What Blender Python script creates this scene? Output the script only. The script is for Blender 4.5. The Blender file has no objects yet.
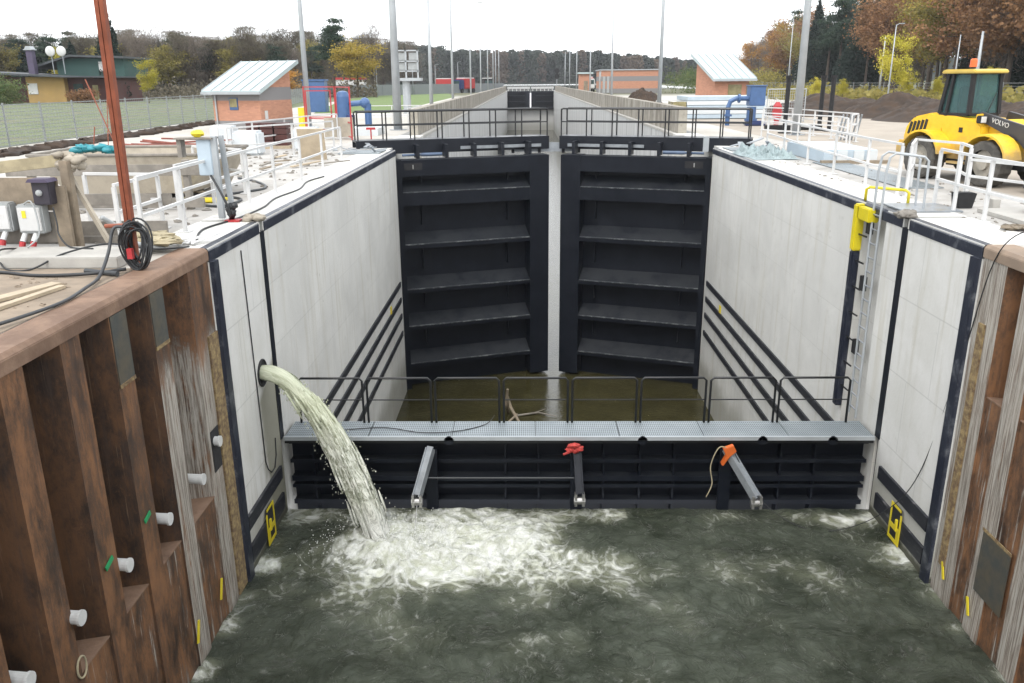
import bpy, math, random
import numpy as np
from mathutils import Vector, Matrix, noise as mn
PI = math.pi
sc = bpy.context.scene
col = sc.collection
# ------------------------------------------------------------------ camera, sky, light
cam_d = bpy.data.cameras.new('camera'); cam = bpy.data.objects.new('camera', cam_d); col.objects.link(cam)
sc.camera = cam
cam_d.sensor_width = 36.0; cam_d.lens = 826.96 / 1024 * 36.0
cam_d.clip_start = 0.1; cam_d.clip_end = 6000
A_ = Vector((0.999828, 0.01674694, -0.00796963)); B_ = Vector((0.00257057, 0.3004316, 0.9537999)); C_ = Vector((-0.01836755, 0.95365633, -0.30033688))
cam.matrix_world = Matrix(((A_.x, B_.x, -C_.x, -1.01518), (A_.y, B_.y, -C_.y, 0), (A_.z, B_.z, -C_.z, 2.4697), (0, 0, 0, 1)))
SUN_EL, SUN_ROT = math.radians(52), math.radians(200)
w = bpy.data.worlds.new('World'); sc.world = w; w.use_nodes = True
nt = w.node_tree; nt.nodes.clear()
out = nt.nodes.new('ShaderNodeOutputWorld'); bg = nt.nodes.new('ShaderNodeBackground')
sky = nt.nodes.new('ShaderNodeTexSky'); sky.sky_type = 'NISHITA'; sky.sun_disc = False
sky.sun_elevation = SUN_EL; sky.sun_rotation = SUN_ROT; sky.dust_density = 4; sky.air_density = 1
mixw = nt.nodes.new('ShaderNodeMix'); mixw.data_type = 'RGBA'
mixw.inputs[0].default_value = 0.88
nt.links.new(sky.outputs[0], mixw.inputs[6])
mixw.inputs[7].default_value = (11.6, 11.9, 12.2, 1)      # even cloud layer
nt.links.new(mixw.outputs[2], bg.inputs[0]); bg.inputs[1].default_value = 0.10
nt.links.new(bg.outputs[0], out.inputs[0])
sd = bpy.data.lights.new('sun', 'SUN'); sd.energy = 1.0; sd.angle = math.radians(25); sd.color = (1, .97, .93)
so = bpy.data.objects.new('sun', sd); col.objects.link(so)
so.rotation_euler = (PI/2 - SUN_EL, 0, PI - SUN_ROT + PI)
sdir = Vector((math.sin(SUN_ROT)*math.cos(SUN_EL), math.cos(SUN_ROT)*math.cos(SUN_EL), math.sin(SUN_EL)))
so.rotation_euler = sdir.to_track_quat('Z', 'Y').to_euler()
sc.view_settings.view_transform = 'Standard'; sc.view_settings.look = 'None'
sc.view_settings.exposure = 1.0; sc.view_settings.gamma = 1
sc.cycles.max_bounces = 6; sc.cycles.transparent_max_bounces = 8; sc.cycles.use_denoising = True

# ------------------------------------------------------------------ node helpers / materials
ALB = .78
class NG:
    def __init__(s, name):
        s.m = bpy.data.materials.new(name); s.m.use_nodes = True; s.t = s.m.node_tree; s.t.nodes.clear()
        s.out = s.t.nodes.new('ShaderNodeOutputMaterial'); s.p = s.t.nodes.new('ShaderNodeBsdfPrincipled')
        s.t.links.new(s.p.outputs[0], s.out.inputs[0])
    def n(s, typ, **k):
        x = s.t.nodes.new(typ)
        for a, b in k.items(): setattr(x, a, b)
        return x
    def l(s, a, b): s.t.links.new(a, b)
    def pos(s): return s.n('ShaderNodeNewGeometry').outputs['Position']
    def obj(s): return s.n('ShaderNodeTexCoord').outputs['Object']
    def mapv(s, v, sc=(1, 1, 1), loc=(0, 0, 0), rot=(0, 0, 0)):
        m = s.n('ShaderNodeMapping'); m.inputs[3].default_value = sc; m.inputs[1].default_value = loc; m.inputs[2].default_value = rot
        s.l(v, m.inputs[0]); return m.outputs[0]
    def noise(s, v, scale=1, det=4, rough=.6, dist=0):
        x = s.n('ShaderNodeTexNoise'); x.inputs['Scale'].default_value = scale; x.inputs['Detail'].default_value = det
        x.inputs['Roughness'].default_value = rough; x.inputs['Distortion'].default_value = dist
        s.l(v, x.inputs['Vector']); return x.outputs[0]
    def ramp(s, v, a, b, lo=0., hi=1.):
        x = s.n('ShaderNodeMapRange'); x.inputs[1].default_value = a; x.inputs[2].default_value = b
        x.inputs[3].default_value = lo; x.inputs[4].default_value = hi; x.clamp = True; x.interpolation_type = 'SMOOTHSTEP'
        s.l(v, x.inputs[0]); return x.outputs[0]
    def math(s, op, a, b=None):
        x = s.n('ShaderNodeMath', operation=op)
        for i, q in enumerate((a, b)):
            if q is None: continue
            if isinstance(q, (int, float)): x.inputs[i].default_value = q
            else: s.l(q, x.inputs[i])
        return x.outputs[0]
    def mix(s, f, a, b):
        x = s.n('ShaderNodeMix', data_type='RGBA')
        for i, q in ((0, f), (6, a), (7, b)):
            if isinstance(q, (int, float)): x.inputs[i].default_value = q
            elif isinstance(q, tuple): x.inputs[i].default_value = tuple(c*ALB for c in q[:3]) + (1,)
            else: s.l(q, x.inputs[i])
        return x.outputs[2]
    def sep(s, v):
        x = s.n('ShaderNodeSeparateXYZ'); s.l(v, x.inputs[0]); return x.outputs
    def comb(s, a, b, c):
        x = s.n('ShaderNodeCombineXYZ')
        for i, q in enumerate((a, b, c)):
            if isinstance(q, (int, float)): x.inputs[i].default_value = q
            else: s.l(q, x.inputs[i])
        return x.outputs[0]
    def fin(s, c, rough=.7, metal=0., bump=None, bs=.2, bd=.02, spec=.5):
        if isinstance(c, tuple): s.p.inputs['Base Color'].default_value = tuple(c) + (1,)
        else: s.l(c, s.p.inputs['Base Color'])
        if isinstance(rough, (int, float)): s.p.inputs['Roughness'].default_value = rough
        else: s.l(rough, s.p.inputs['Roughness'])
        s.p.inputs['Metallic'].default_value = metal; s.p.inputs['Specular IOR Level'].default_value = spec
        if bump is not None:
            b = s.n('ShaderNodeBump'); b.inputs['Strength'].default_value = bs; b.inputs['Distance'].default_value = bd
            s.l(bump, b.inputs['Height']); s.l(b.outputs[0], s.p.inputs['Normal'])
        return s.m
def scl(c, k): return tuple(min(1, x*k) for x in c)
def simple(name, c, rough=.6, metal=0., var=.25, scale=3., bs=.15, c2=None, spec=.5, local=False):
    g = NG(name); v = g.obj() if local else g.pos()
    n1 = g.noise(v, scale, 6, .65)
    a = c2 if c2 else scl(c, 1-var)
    colr = g.mix(g.ramp(n1, .35, .68), a, c)
    return g.fin(colr, g.ramp(n1, .2, .8, max(0, rough-.12), min(1, rough+.1)), metal, g.noise(v, scale*6, 4), bs, .01, spec)
M = {}
M['white'] = simple('white_paint', (.74, .74, .73), .45, 0, .12, 2)
M['black'] = simple('black_paint', (.009, .011, .017), .42, 0, .4, 1.5, c2=(.014, .017, .024), spec=.25)
M['blackrail'] = simple('black_rail_paint', (.010, .011, .013), .4, 0, .3, 4)
M['galv'] = simple('galvanised_steel', (.42, .45, .48), .42, .5, .2, 5)
M['galvpole'] = simple('galvanised_pole', (.50, .53, .55), .5, .3, .12, 2)
M['yellow'] = simple('yellow_paint', (.80, .66, .02), .4, 0, .12, 3)
M['yelmark'] = simple('yellow_mark', (.85, .68, .03), .5, 0, .1, 6)
M['redpaint'] = simple('red_paint', (.50, .035, .04), .45, 0, .2, 3)
M['mast'] = simple('red_primer_rust', (.36, .10, .05), .6, 0, .35, 4)
M['blue'] = simple('blue_machine_paint', (.07, .15, .33), .4, 0, .15, 3)
M['steelblue'] = simple('steel_blue', (.13, .19, .30), .4, 0, .2, 3)
M['ltblue'] = simple('pale_blue_sheet', (.52, .62, .70), .5, 0, .1, 2)
M['rubber'] = simple('rubber', (.02, .02, .021), .75, 0, .3, 8)
M['cable'] = simple('black_cable', (.025, .027, .03), .5, 0, .3, 8)
M['hose'] = simple('grey_hose', (.05, .055, .06), .5, 0, .3, 8)
M['pvc'] = simple('white_pvc', (.72, .72, .70), .4, 0, .12, 9)
M['wood'] = simple('old_timber', (.36, .29, .21), .8, 0, .4, 2.2)
M['woodgrey'] = simple('weathered_timber', (.33, .30, .26), .85, 0, .35, 3)
M['woodnew'] = simple('fresh_plank', (.55, .45, .32), .75, 0, .2, 3)
M['boxgrey'] = simple('grey_plastic', (.42, .44, .44), .5, 0, .12, 5)
M['darkplastic'] = simple('dark_plastic', (.04, .035, .05), .5, 0, .2, 5)
M['glass'] = simple('dark_glass', (.06, .10, .10), .08, 0, .3, 2, bs=.0)
M['winyel'] = simple('reflective_window', (.38, .33, .17), .15, 0, .3, 2, bs=0)
M['roofzinc'] = simple('pale_zinc_roof', (.50, .60, .60), .45, .0, .1, 1.2)
M['tarp'] = simple('teal_tarp', (.36, .45, .46), .55, 0, .35, 3)
M['tealbag'] = simple('teal_bag', (.03, .32, .38), .5, 0, .3, 6)
M['canvas'] = simple('dirty_canvas', (.52, .46, .37), .85, 0, .3, 2)
M['soil'] = simple('dark_soil', (.070, .044, .028), .95, 0, .55, 1.3, bs=1.0)
M['orange'] = simple('orange_plastic', (.75, .16, .03), .4, 0, .15, 6)
M['redstrap'] = simple('red_strap', (.55, .05, .04), .7, 0, .3, 9)
M['sandbag'] = simple('tan_fabric', (.50, .43, .28), .9, 0, .3, 5)
M['conc'] = simple('plain_concrete', (.52, .50, .46), .85, 0, .2, 1.5, bs=.4)
M['greymesh'] = simple('fence_wire', (.34, .36, .36), .6, .2, .15, 3)
M['seat'] = simple('black_fabric', (.015, .015, .017), .8, 0, .2, 8)
M['houseyel'] = simple('ochre_plaster', (.50, .33, .12), .85, 0, .15, .6)
M['housegreen'] = simple('dark_green_plaster', (.04, .10, .09), .85, 0, .2, .6)
M['housered'] = simple('dark_red_wood', (.10, .03, .025), .7, 0, .3, 1)
M['bitumen'] = simple('bitumen_roof', (.09, .10, .11), .8, 0, .3, .8)
M['violet'] = simple('slate_violet', (.10, .08, .14), .7, 0, .2, 2)
M['truckred'] = simple('truck_red', (.5, .04, .04), .4, 0, .1, 2)
M['truckblue'] = simple('truck_blue', (.03, .05, .16), .35, 0, .1, 2)
M['greyhoard'] = simple('grey_hoarding', (.25, .27, .28), .7, 0, .1, .3)
M['rail_rust'] = simple('rebar_red', (.34, .10, .07), .7, 0, .4, 4)
M['greenpaint'] = simple('green_spray', (.02, .35, .12), .6, 0, .2, 9)
M['brass'] = simple('bare_metal', (.55, .54, .52), .35, .8, .2, 9)
M['insul'] = simple('white_insulation', (.72, .76, .78), .7, 0, .08, 1.5)

def concrete_wall(name, base=(.77, .76, .72), pw=2.4, ph=1.25, stain=.5):
    g = NG(name); v = g.pos(); s = g.sep(v)
    uv = g.comb(s[1], s[2], 0)
    br = g.n('ShaderNodeTexBrick'); br.offset = .5; br.inputs['Scale'].default_value = 1
    br.inputs['Mortar Size'].default_value = .012; br.inputs['Mortar Smooth'].default_value = .4
    br.inputs['Brick Width'].default_value = pw; br.inputs['Row Height'].default_value = ph
    br.inputs['Color1'].default_value = (1, 1, 1, 1); br.inputs['Color2'].default_value = (.86, .86, .86, 1); br.inputs['Mortar'].default_value = (.66, .66, .66, 1)
    g.l(uv, br.inputs[0])
    big = g.noise(v, .55, 5, .65, .4); fine = g.noise(v, 7, 6, .7)
    streak = g.noise(g.mapv(v, (1, 2.6, .16)), 1.6, 5, .6)
    c = g.mix(g.ramp(big, .3, .7), scl(base, .85), base)
    c = g.mix(g.ramp(streak, .50, .72, 0, .5), c, (.54, .50, .40))
    c = g.mix(g.ramp(g.noise(v, 1.9, 7, .75, .8), .56, .72, 0, .45), c, (.47, .45, .41))
    c = g.mix(g.ramp(fine, .60, .78, 0, .35), c, (.36, .35, .31))
    pits = g.n('ShaderNodeTexVoronoi'); pits.inputs['Scale'].default_value = 1.7; g.l(v, pits.inputs[0])
    c = g.mix(g.ramp(pits.outputs[0], .03, .06, .55, 0), c, (.30, .28, .24))
    mul = g.n('ShaderNodeMix', data_type='RGBA', blend_type='MULTIPLY'); mul.inputs[0].default_value = .35
    g.l(c, mul.inputs[6]); g.l(br.outputs[0], mul.inputs[7]); c = mul.outputs[2]
    # damp, algae band near the water
    damp = g.ramp(g.math('ADD', s[2], g.math('MULTIPLY', big, 1.2)), -8.2, -7.2, 1, 0)
    c = g.mix(g.math('MULTIPLY', damp, stain), c, (.17, .16, .10))
    return g.fin(c, .85, 0, g.math('ADD', g.noise(v, 14, 5), g.math('MULTIPLY', br.outputs[1], -1.2)), .3, .01)
M['wall'] = concrete_wall('lock_concrete')
def front_wall():
    g = NG('wet_lock_concrete'); v = g.pos(); s = g.sep(v)
    big = g.noise(v, .8, 5, .65, .4); fine = g.noise(v, 8, 6, .7)
    c = g.mix(g.ramp(big, .3, .7), (.67, .66, .62), (.77, .76, .73))
    c = g.mix(g.ramp(fine, .58, .8, 0, .4), c, (.36, .35, .31))
    c = g.mix(g.ramp(g.noise(g.mapv(v, (1, 2.6, .2)), 1.8, 6, .65), .5, .72, 0, .45), c, (.50, .47, .38))
    br = g.n('ShaderNodeTexBrick'); br.offset = .3; br.inputs['Brick Width'].default_value = 2.9; br.inputs['Row Height'].default_value = 1.45
    br.inputs['Mortar Size'].default_value = .012; br.inputs['Scale'].default_value = 1
    g.l(g.comb(s[1], s[2], 0), br.inputs[0])
    c = g.mix(g.math('MULTIPLY', br.outputs[1], .3), c, (.3, .3, .28))
    # wet stain under the discharge pipe (left wall only)
    yy = g.math('ADD', s[1], g.math('MULTIPLY', g.noise(g.mapv(v, (1, 1, .35)), 2.2, 4), .9))
    m1 = g.math('MULTIPLY', g.ramp(yy, 14.55, 14.85), g.ramp(g.math('ADD', s[2], g.math('MULTIPLY', s[1], -.55)), -11.15, -10.9, 1, 0))
    m1 = g.math('MULTIPLY', m1, g.ramp(s[0], -1, -3))
    c = g.mix(g.math('MULTIPLY', m1, .8), c, (.20, .19, .125))
    low = g.ramp(g.math('ADD', s[2], g.math('MULTIPLY', big, .5)), -5.35, -4.3, 1, 0)
    c = g.mix(g.math('MULTIPLY', low, .6), c, (.30, .29, .22))
    wl = g.ramp(g.math('ADD', s[2], g.math('MULTIPLY', fine, .12)), -5.86, -5.75, 1, 0)
    c = g.mix(wl, c, (.10, .10, .07))
    return g.fin(c, .8, 0, g.noise(v, 14, 5), .3, .01)
M['wallfront'] = front_wall()
def far_wall():
    g = NG('far_chamber_concrete'); v = g.pos(); s = g.sep(v)
    stripe = g.noise(g.comb(0, s[1], g.math('MULTIPLY', s[2], .04)), .9, 3, .7)
    c = g.mix(g.ramp(stripe, .4, .62), (.50, .50, .49), (.62, .62, .61))
    wv = g.n('ShaderNodeTexBrick'); wv.offset = 0; wv.inputs['Brick Width'].default_value = 6; wv.inputs['Row Height'].default_value = 40
    wv.inputs['Mortar Size'].default_value = .10; wv.inputs['Scale'].default_value = 1; g.l(g.comb(s[1], s[2], 0), wv.inputs[0])
    c = g.mix(g.math('MULTIPLY', wv.outputs[1], .75), c, (.22, .22, .21))
    c = g.mix(g.ramp(s[2], -9.2, -7, .5, 0), c, (.25, .25, .2))
    return g.fin(c, .85)
M['farwall'] = far_wall()
def parapet_m():
    g = NG('weathered_parapet'); v = g.pos(); s = g.sep(v)
    n = g.noise(g.comb(0, s[1], g.math('MULTIPLY', s[2], .2)), 1.3, 5, .7)
    c = g.mix(g.ramp(n, .4, .6), (.22, .19, .15), (.42, .39, .33))
    c = g.mix(g.ramp(g.noise(v, 3, 5), .5, .7, 0, .5), c, (.15, .14, .12))
    return g.fin(c, .9)
M['parapet'] = parapet_m()
def coping_m():
    g = NG('scuffed_steel_coping'); v = g.pos()
    n = g.noise(v, 2.2, 6, .7)
    c = g.mix(g.ramp(n, .5, .72), (.022, .027, .045), (.16, .17, .19))
    return g.fin(c, .4, .2, g.noise(v, 20, 3), .2)
M['coping'] = coping_m()
def rubrail():
    g = NG('scuffed_rubbing_rail'); v = g.pos()
    n = g.noise(g.mapv(v, (1, .7, 3)), 3, 6, .75)
    c = g.mix(g.ramp(n, .55, .75), (.02, .022, .03), (.2, .2, .2))
    return g.fin(c, .5, 0, n, .2)
M['rub'] = rubrail()
def rust_pile(name, white, split, k=1.0):
    g = NG(name); v = g.pos(); s = g.sep(v)
    n = g.noise(g.mapv(v, (1.6, 1.6, .7)), 1.7, 8, .78, .15); st = g.noise(g.mapv(v, (6, 6, .45)), 1.6, 6, .7)
    fine = g.noise(v, 18, 4)
    c = g.mix(g.ramp(n, .35, .65), scl((.046, .027, .018), k), scl((.26, .122, .052), k))
    c = g.mix(g.ramp(st, .5, .7, 0, .75), c, (.070, .044, .034))
    c = g.mix(g.ramp(g.noise(v, 9, 6, .8), .55, .75, 0, .6), c, scl((.27, .125, .055), k))
    c = g.mix(g.ramp(g.noise(v, 3.1, 5, .8), .62, .7, 0, .45), c, (.22, .105, .05))
    scr = g.noise(g.mapv(v, (30, 30, .8)), 1.5, 5, .7)
    c = g.mix(g.ramp(scr, .60, .70, 0, .5), c, (.30, .20, .13))
    c = g.mix(g.ramp(scr, .40, .30, 0, .5), c, (.035, .022, .018))
    if white:
        yf = g.ramp(s[1], split[0], split[1])
        zf = g.ramp(g.math('ADD', s[2], g.math('MULTIPLY', n, 1.8)), split[2]-.2, split[2]+.35, 1, 0)
        st3 = g.noise(g.mapv(v, (18, 18, .6)), 1.9, 7, .75); st2 = g.ramp(g.math('ADD', g.math('MULTIPLY', st, .62), g.math('MULTIPLY', st3, .38)), split[3], split[3]+.10)
        m = g.math('MULTIPLY', g.math('MULTIPLY', yf, zf), st2)
        c = g.mix(g.math('MULTIPLY', m, .88), c, g.mix(g.ramp(st3, .4, .6), (.22, .185, .15), (.56, .53, .47)))
    c = g.mix(g.ramp(g.math('ADD', s[2], g.math('MULTIPLY', n, .5)), -5.9, -5.6, .6, 0), c, (.045, .035, .028))
    return g.fin(c, g.ramp(n, .3, .7, .55, .8), .1, g.math('ADD', g.math('MULTIPLY', fine, .4), n), .45, .015)
M['rust'] = rust_pile('rusty_sheet_pile', False, None)
M['rust'].name = 'rusty_sheet_pile'
M['rustL'] = rust_pile('rusty_sheet_pile_streaked', True, (9.9, 10.7, -.85, .48))
M['rustshade'] = rust_pile('shaded_dark_rust_web', False, None, .55)  # trough shade painted into the web rust, on top of its darker, wetter patina
M['rustW'] = rust_pile('white_washed_sheet_pile', True, (-3, -1, -.6, .385))
M['rustR'] = rust_pile('white_streaked_sheet_pile', True, (-3, -1, 2.9, .35))
M['rustRb'] = rust_pile('brown_pile_web', True, (-3, -1, 2.5, .62))
M['rustpanel'] = rust_pile('rusty_filler_panel', True, (-3, 8, 3.0, .54))
M['ochre'] = simple('ochre_grout', (.38, .28, .13), .9, 0, .5, 11, bs=.8, c2=(.14, .085, .045))
def cap_m():
    g = NG('rusty_capping_beam'); v = g.pos()
    n = g.noise(v, 1.4, 6, .7, .4)
    c = g.mix(g.ramp(n, .35, .65), (.16, .092, .058), (.28, .175, .115))
    c = g.mix(g.ramp(g.noise(v, 5, 5), .55, .75, 0, .5), c, (.27, .19, .13))
    return g.fin(c, .75, 0, g.noise(v, 20, 4), .3)
M['cap'] = cap_m()
M['capR'] = simple('dusty_capping_beam', (.34, .25, .18), .8, 0, .25, 2)
M['patch'] = simple('grey_primer_patch', (.06, .065, .06), .6, 0, .35, 3, c2=(.10, .085, .06))
def ground_m():
    g = NG('yard_ground'); v = g.pos(); s = g.sep(v)
    n = g.noise(v, .12, 6, .65, .3); f = g.noise(v, 2.5, 6, .7)
    c = g.mix(g.ramp(n, .35, .65), (.46, .43, .38), (.58, .56, .52))
    c = g.mix(g.ramp(f, .45, .75, 0, .4), c, (.38, .34, .28))
    tr = g.noise(g.mapv(v, (2.5, .12, 1), rot=(0, 0, .25)), 1., 4)
    c = g.mix(g.ramp(tr, .55, .7, 0, .35), c, (.36, .31, .25))
    far = g.math('MAXIMUM', g.ramp(s[1], 130, 170), g.ramp(g.math('ABSOLUTE', s[0]), 36, 44))
    gr = g.mix(g.ramp(g.noise(v, .3, 5), .35, .65), (.07, .075, .03), (.14, .14, .07))
    c = g.mix(far, c, gr)
    return g.fin(c, .95, 0, f, .4, .03)
M['ground'] = ground_m()
def apron_m():
    g = NG('pale_concrete_apron'); v = g.pos()
    c = g.mix(g.ramp(g.noise(v, .8, 6, .7, .4), .32, .62), (.37, .35, .32), (.52, .50, .47))
    c = g.mix(g.ramp(g.noise(v, 3.2, 7, .8, .6), .52, .68, 0, .6), c, (.34, .31, .27))
    c = g.mix(g.ramp(g.noise(v, 22, 4, .7), .62, .72, 0, .5), c, (.26, .24, .21))
    return g.fin(c, .85, 0, g.noise(v, 9, 5), .4, .01)
M['apron'] = apron_m()
M['sand'] = simple('damp_brown_sand', (.34, .27, .20), .95, 0, .3, 1.8, bs=.8)
M['sandR'] = simple('yard_sand', (.46, .40, .33), .95, 0, .2, .5, bs=.6)
def grass_m(name, a, b, d):
    g = NG(name); v = g.pos()
    c = g.mix(g.ramp(g.noise(v, .5, 6, .7), .35, .65), a, b)
    c = g.mix(g.ramp(g.noise(v, .16, 5, .7), .5, .7), c, d)
    return g.fin(c, .95, 0, g.noise(v, 5, 4), .8, .05)
M['grass'] = grass_m('rough_grass', (.10, .13, .055), (.16, .185, .09), (.17, .15, .10))
M['lawn'] = grass_m('mown_lawn', (.12, .18, .045), (.15, .22, .06), (.14, .17, .07))
def brick_m(name, bandlist, base=(.46, .23, .15), grey=(.26, .25, .25)):
    g = NG(name); v = g.obj(); s = g.sep(v)
    br = g.n('ShaderNodeTexBrick'); br.inputs['Scale'].default_value = 1; br.inputs['Brick Width'].default_value = .25; br.inputs['Row Height'].default_value = .08
    br.inputs['Mortar Size'].default_value = .006
    br.inputs['Color1'].default_value = base + (1,); br.inputs['Color2'].default_value = scl(base, .8) + (1,); br.inputs['Mortar'].default_value = scl(base, .9) + (1,)
    g.l(g.comb(g.math('ADD', s[0], s[1]), s[2], 0), br.inputs[0])
    c = br.outputs[0]
    for lo, hi in bandlist:
        m = g.math('MULTIPLY', g.math('GREATER_THAN', s[2], lo), g.math('LESS_THAN', s[2], hi))
        c = g.mix(m, c, grey)
    return g.fin(c, .85)
M['brickL'] = brick_m('banded_brick', [(-.1, .45), (1.55, 2.25)])
M['brickR'] = brick_m('banded_brick_tall', [(-.1, .6)])
M['brickB'] = brick_m('banded_brick_long', [(-.1, .9), (2.3, 3.2)])
def leaf_m(name, a, b, ns=.9):
    g = NG(name); v = g.pos(); oi = g.n('ShaderNodeObjectInfo').outputs['Random']
    c = g.mix(g.ramp(g.noise(v, ns, 3, .6), .35, .65), a, b)
    hs = g.n('ShaderNodeHueSaturation'); g.l(c, hs.inputs['Color']); g.l(g.math('ADD', g.math('MULTIPLY', oi, .5), .75), hs.inputs['Value'])
    g.l(hs.outputs[0], g.p.inputs['Base Color']); g.p.inputs['Roughness'].default_value = .8; g.p.inputs['Specular IOR Level'].default_value = .2
    tr = g.n('ShaderNodeBsdfTranslucent'); g.l(hs.outputs[0], tr.inputs[0]); mx = g.n('ShaderNodeMixShader'); mx.inputs[0].default_value = .4
    g.l(g.p.outputs[0], mx.inputs[1]); g.l(tr.outputs[0], mx.inputs[2]); g.l(mx.outputs[0], g.out.inputs[0])
    return g.m
M['leaf_rust'] = leaf_m('rust_leaves', (.24, .13, .07), (.42, .24, .12))
M['leaf_orange'] = leaf_m('orange_leaves', (.48, .23, .05), (.66, .38, .10))
M['leaf_gold'] = leaf_m('gold_leaves', (.34, .27, .06), (.54, .40, .09))
M['leaf_yellow'] = leaf_m('yellow_leaves', (.46, .42, .05), (.66, .58, .10))
M['leaf_olive'] = leaf_m('olive_leaves', (.22, .20, .06), (.38, .32, .10))
M['leaf_pine'] = leaf_m('pine_needles', (.030, .055, .040), (.072, .105, .068))
M['leaf_fir'] = leaf_m('spruce_needles', (.024, .044, .036), (.050, .080, .060))
M['twig'] = leaf_m('bare_twigs', (.15, .125, .105), (.27, .23, .19))
M['twigd'] = leaf_m('dark_bare_twigs', (.105, .090, .068), (.20, .175, .125))
M['bush'] = leaf_m('hedge_leaves', (.08, .13, .05), (.19, .22, .09))
M['farleaf'] = leaf_m('distant_wood_leaves', (.060, .082, .072), (.125, .145, .115), .05)
M['farleafb'] = leaf_m('distant_wood_brown', (.15, .12, .10), (.24, .19, .14), .05)
M['bark'] = simple('brown_bark', (.13, .10, .075), .9, 0, .35, 1.5)
M['birch'] = simple('birch_bark', (.50, .49, .45), .8, 0, .5, 1.2)
def water_front():
    g = NG('foaming_green_water'); v = g.pos()
    at = g.n('ShaderNodeAttribute'); at.attribute_name = 'foam'; d = at.outputs['Fac']
    wv = g.n('ShaderNodeTexNoise'); wv.inputs['Scale'].default_value = .9; wv.inputs['Detail'].default_value = 3; g.l(v, wv.inputs[0])
    wm = g.n('ShaderNodeVectorMath', operation='MULTIPLY_ADD'); g.l(wv.outputs['Color'], wm.inputs[0]); wm.inputs[1].default_value = (1.1, 1.1, 0); g.l(v, wm.inputs[2])
    w2 = wm.outputs[0]
    vor = g.n('ShaderNodeTexVoronoi', feature='DISTANCE_TO_EDGE'); vor.inputs['Scale'].default_value = 3.6; g.l(w2, vor.inputs[0])
    n = g.noise(w2, 4.2, 9, .74, .8)
    lace = g.math('SUBTRACT', n, g.math('MULTIPLY', g.math('MINIMUM', vor.outputs[0], .35), .75))
    val = g.math('ADD', lace, g.math('MULTIPLY', g.math('SUBTRACT', d, 1.0), .62))
    val = g.math('ADD', val, g.math('MULTIPLY', g.math('SUBTRACT', g.noise(w2, 16, 6, .75), .5), .30)); foam = g.math('MULTIPLY', g.ramp(val, .05, .36), g.ramp(d, .1, .95, .42, 1))
    spec_n = g.noise(v, 38, 2, .5)
    speck = g.math('MULTIPLY', g.ramp(spec_n, .70, .76), g.ramp(g.noise(w2, 1.2, 3), .45, .65))
    foam = g.math('MAXIMUM', foam, g.math('MULTIPLY', speck, .40))
    n3 = g.noise(w2, 1.6, 9, .7, 2.2); fil = g.math('ABSOLUTE', g.math('SUBTRACT', n3, .5))
    fil = g.math('MULTIPLY', g.ramp(fil, .0, .016, 1, 0), g.ramp(g.noise(w2, 2.6, 6, .7), .46, .64))
    foam = g.math('MAXIMUM', foam, g.math('MULTIPLY', fil, .42))
    milky = g.ramp(d, .25, 1.0)
    murk = g.noise(w2, .7, 4, .6)
    c = g.mix(g.ramp(murk, .35, .65), (.034, .042, .027), (.078, .090, .066))
    c = g.mix(g.math('MULTIPLY', milky, .75), c, (.44, .46, .32))
    c = g.mix(g.math('MULTIPLY', foam, .9), c, g.mix(g.ramp(g.noise(w2, 5, 6, .75), .35, .65), (.60, .62, .50), (.95, .96, .92)))
    g.l(c, g.p.inputs['Base Color'])
    g.l(g.ramp(foam, 0, .6, .10, .7), g.p.inputs['Roughness']); g.p.inputs['IOR'].default_value = 1.33
    b = g.n('ShaderNodeBump'); b.inputs['Strength'].default_value = 1.0; b.inputs['Distance'].default_value = .16
    h = g.math('ADD', g.math('ADD', g.noise(w2, 3.4, 8, .66, .6), g.math('MULTIPLY', g.noise(w2, 11, 5, .6, .4), .22)), g.math('MULTIPLY', foam, .22)); g.l(h, b.inputs['Height']); g.l(b.outputs[0], g.p.inputs['Normal'])
    return g.m
M['waterf'] = water_front()
def water_calm():
    g = NG('olive_chamber_water'); v = g.pos()
    c = g.mix(g.ramp(g.noise(v, .8, 4), .3, .7), (.040, .036, .014), (.058, .052, .022))
    sp = g.noise(v, 9, 2, .5); c = g.mix(g.ramp(sp, .76, .79), c, (.4, .38, .3))
    g.l(c, g.p.inputs['Base Color']); g.p.inputs['Roughness'].default_value = .04; g.p.inputs['IOR'].default_value = 1.33
    b = g.n('ShaderNodeBump'); b.inputs['Strength'].default_value = .45; b.inputs['Distance'].default_value = .03
    g.l(g.noise(g.mapv(v, (1, 3, 1)), 4.5, 4, .55), b.inputs['Height']); g.l(b.outputs[0], g.p.inputs['Normal'])
    return g.m
M['waterc'] = water_calm()
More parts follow.
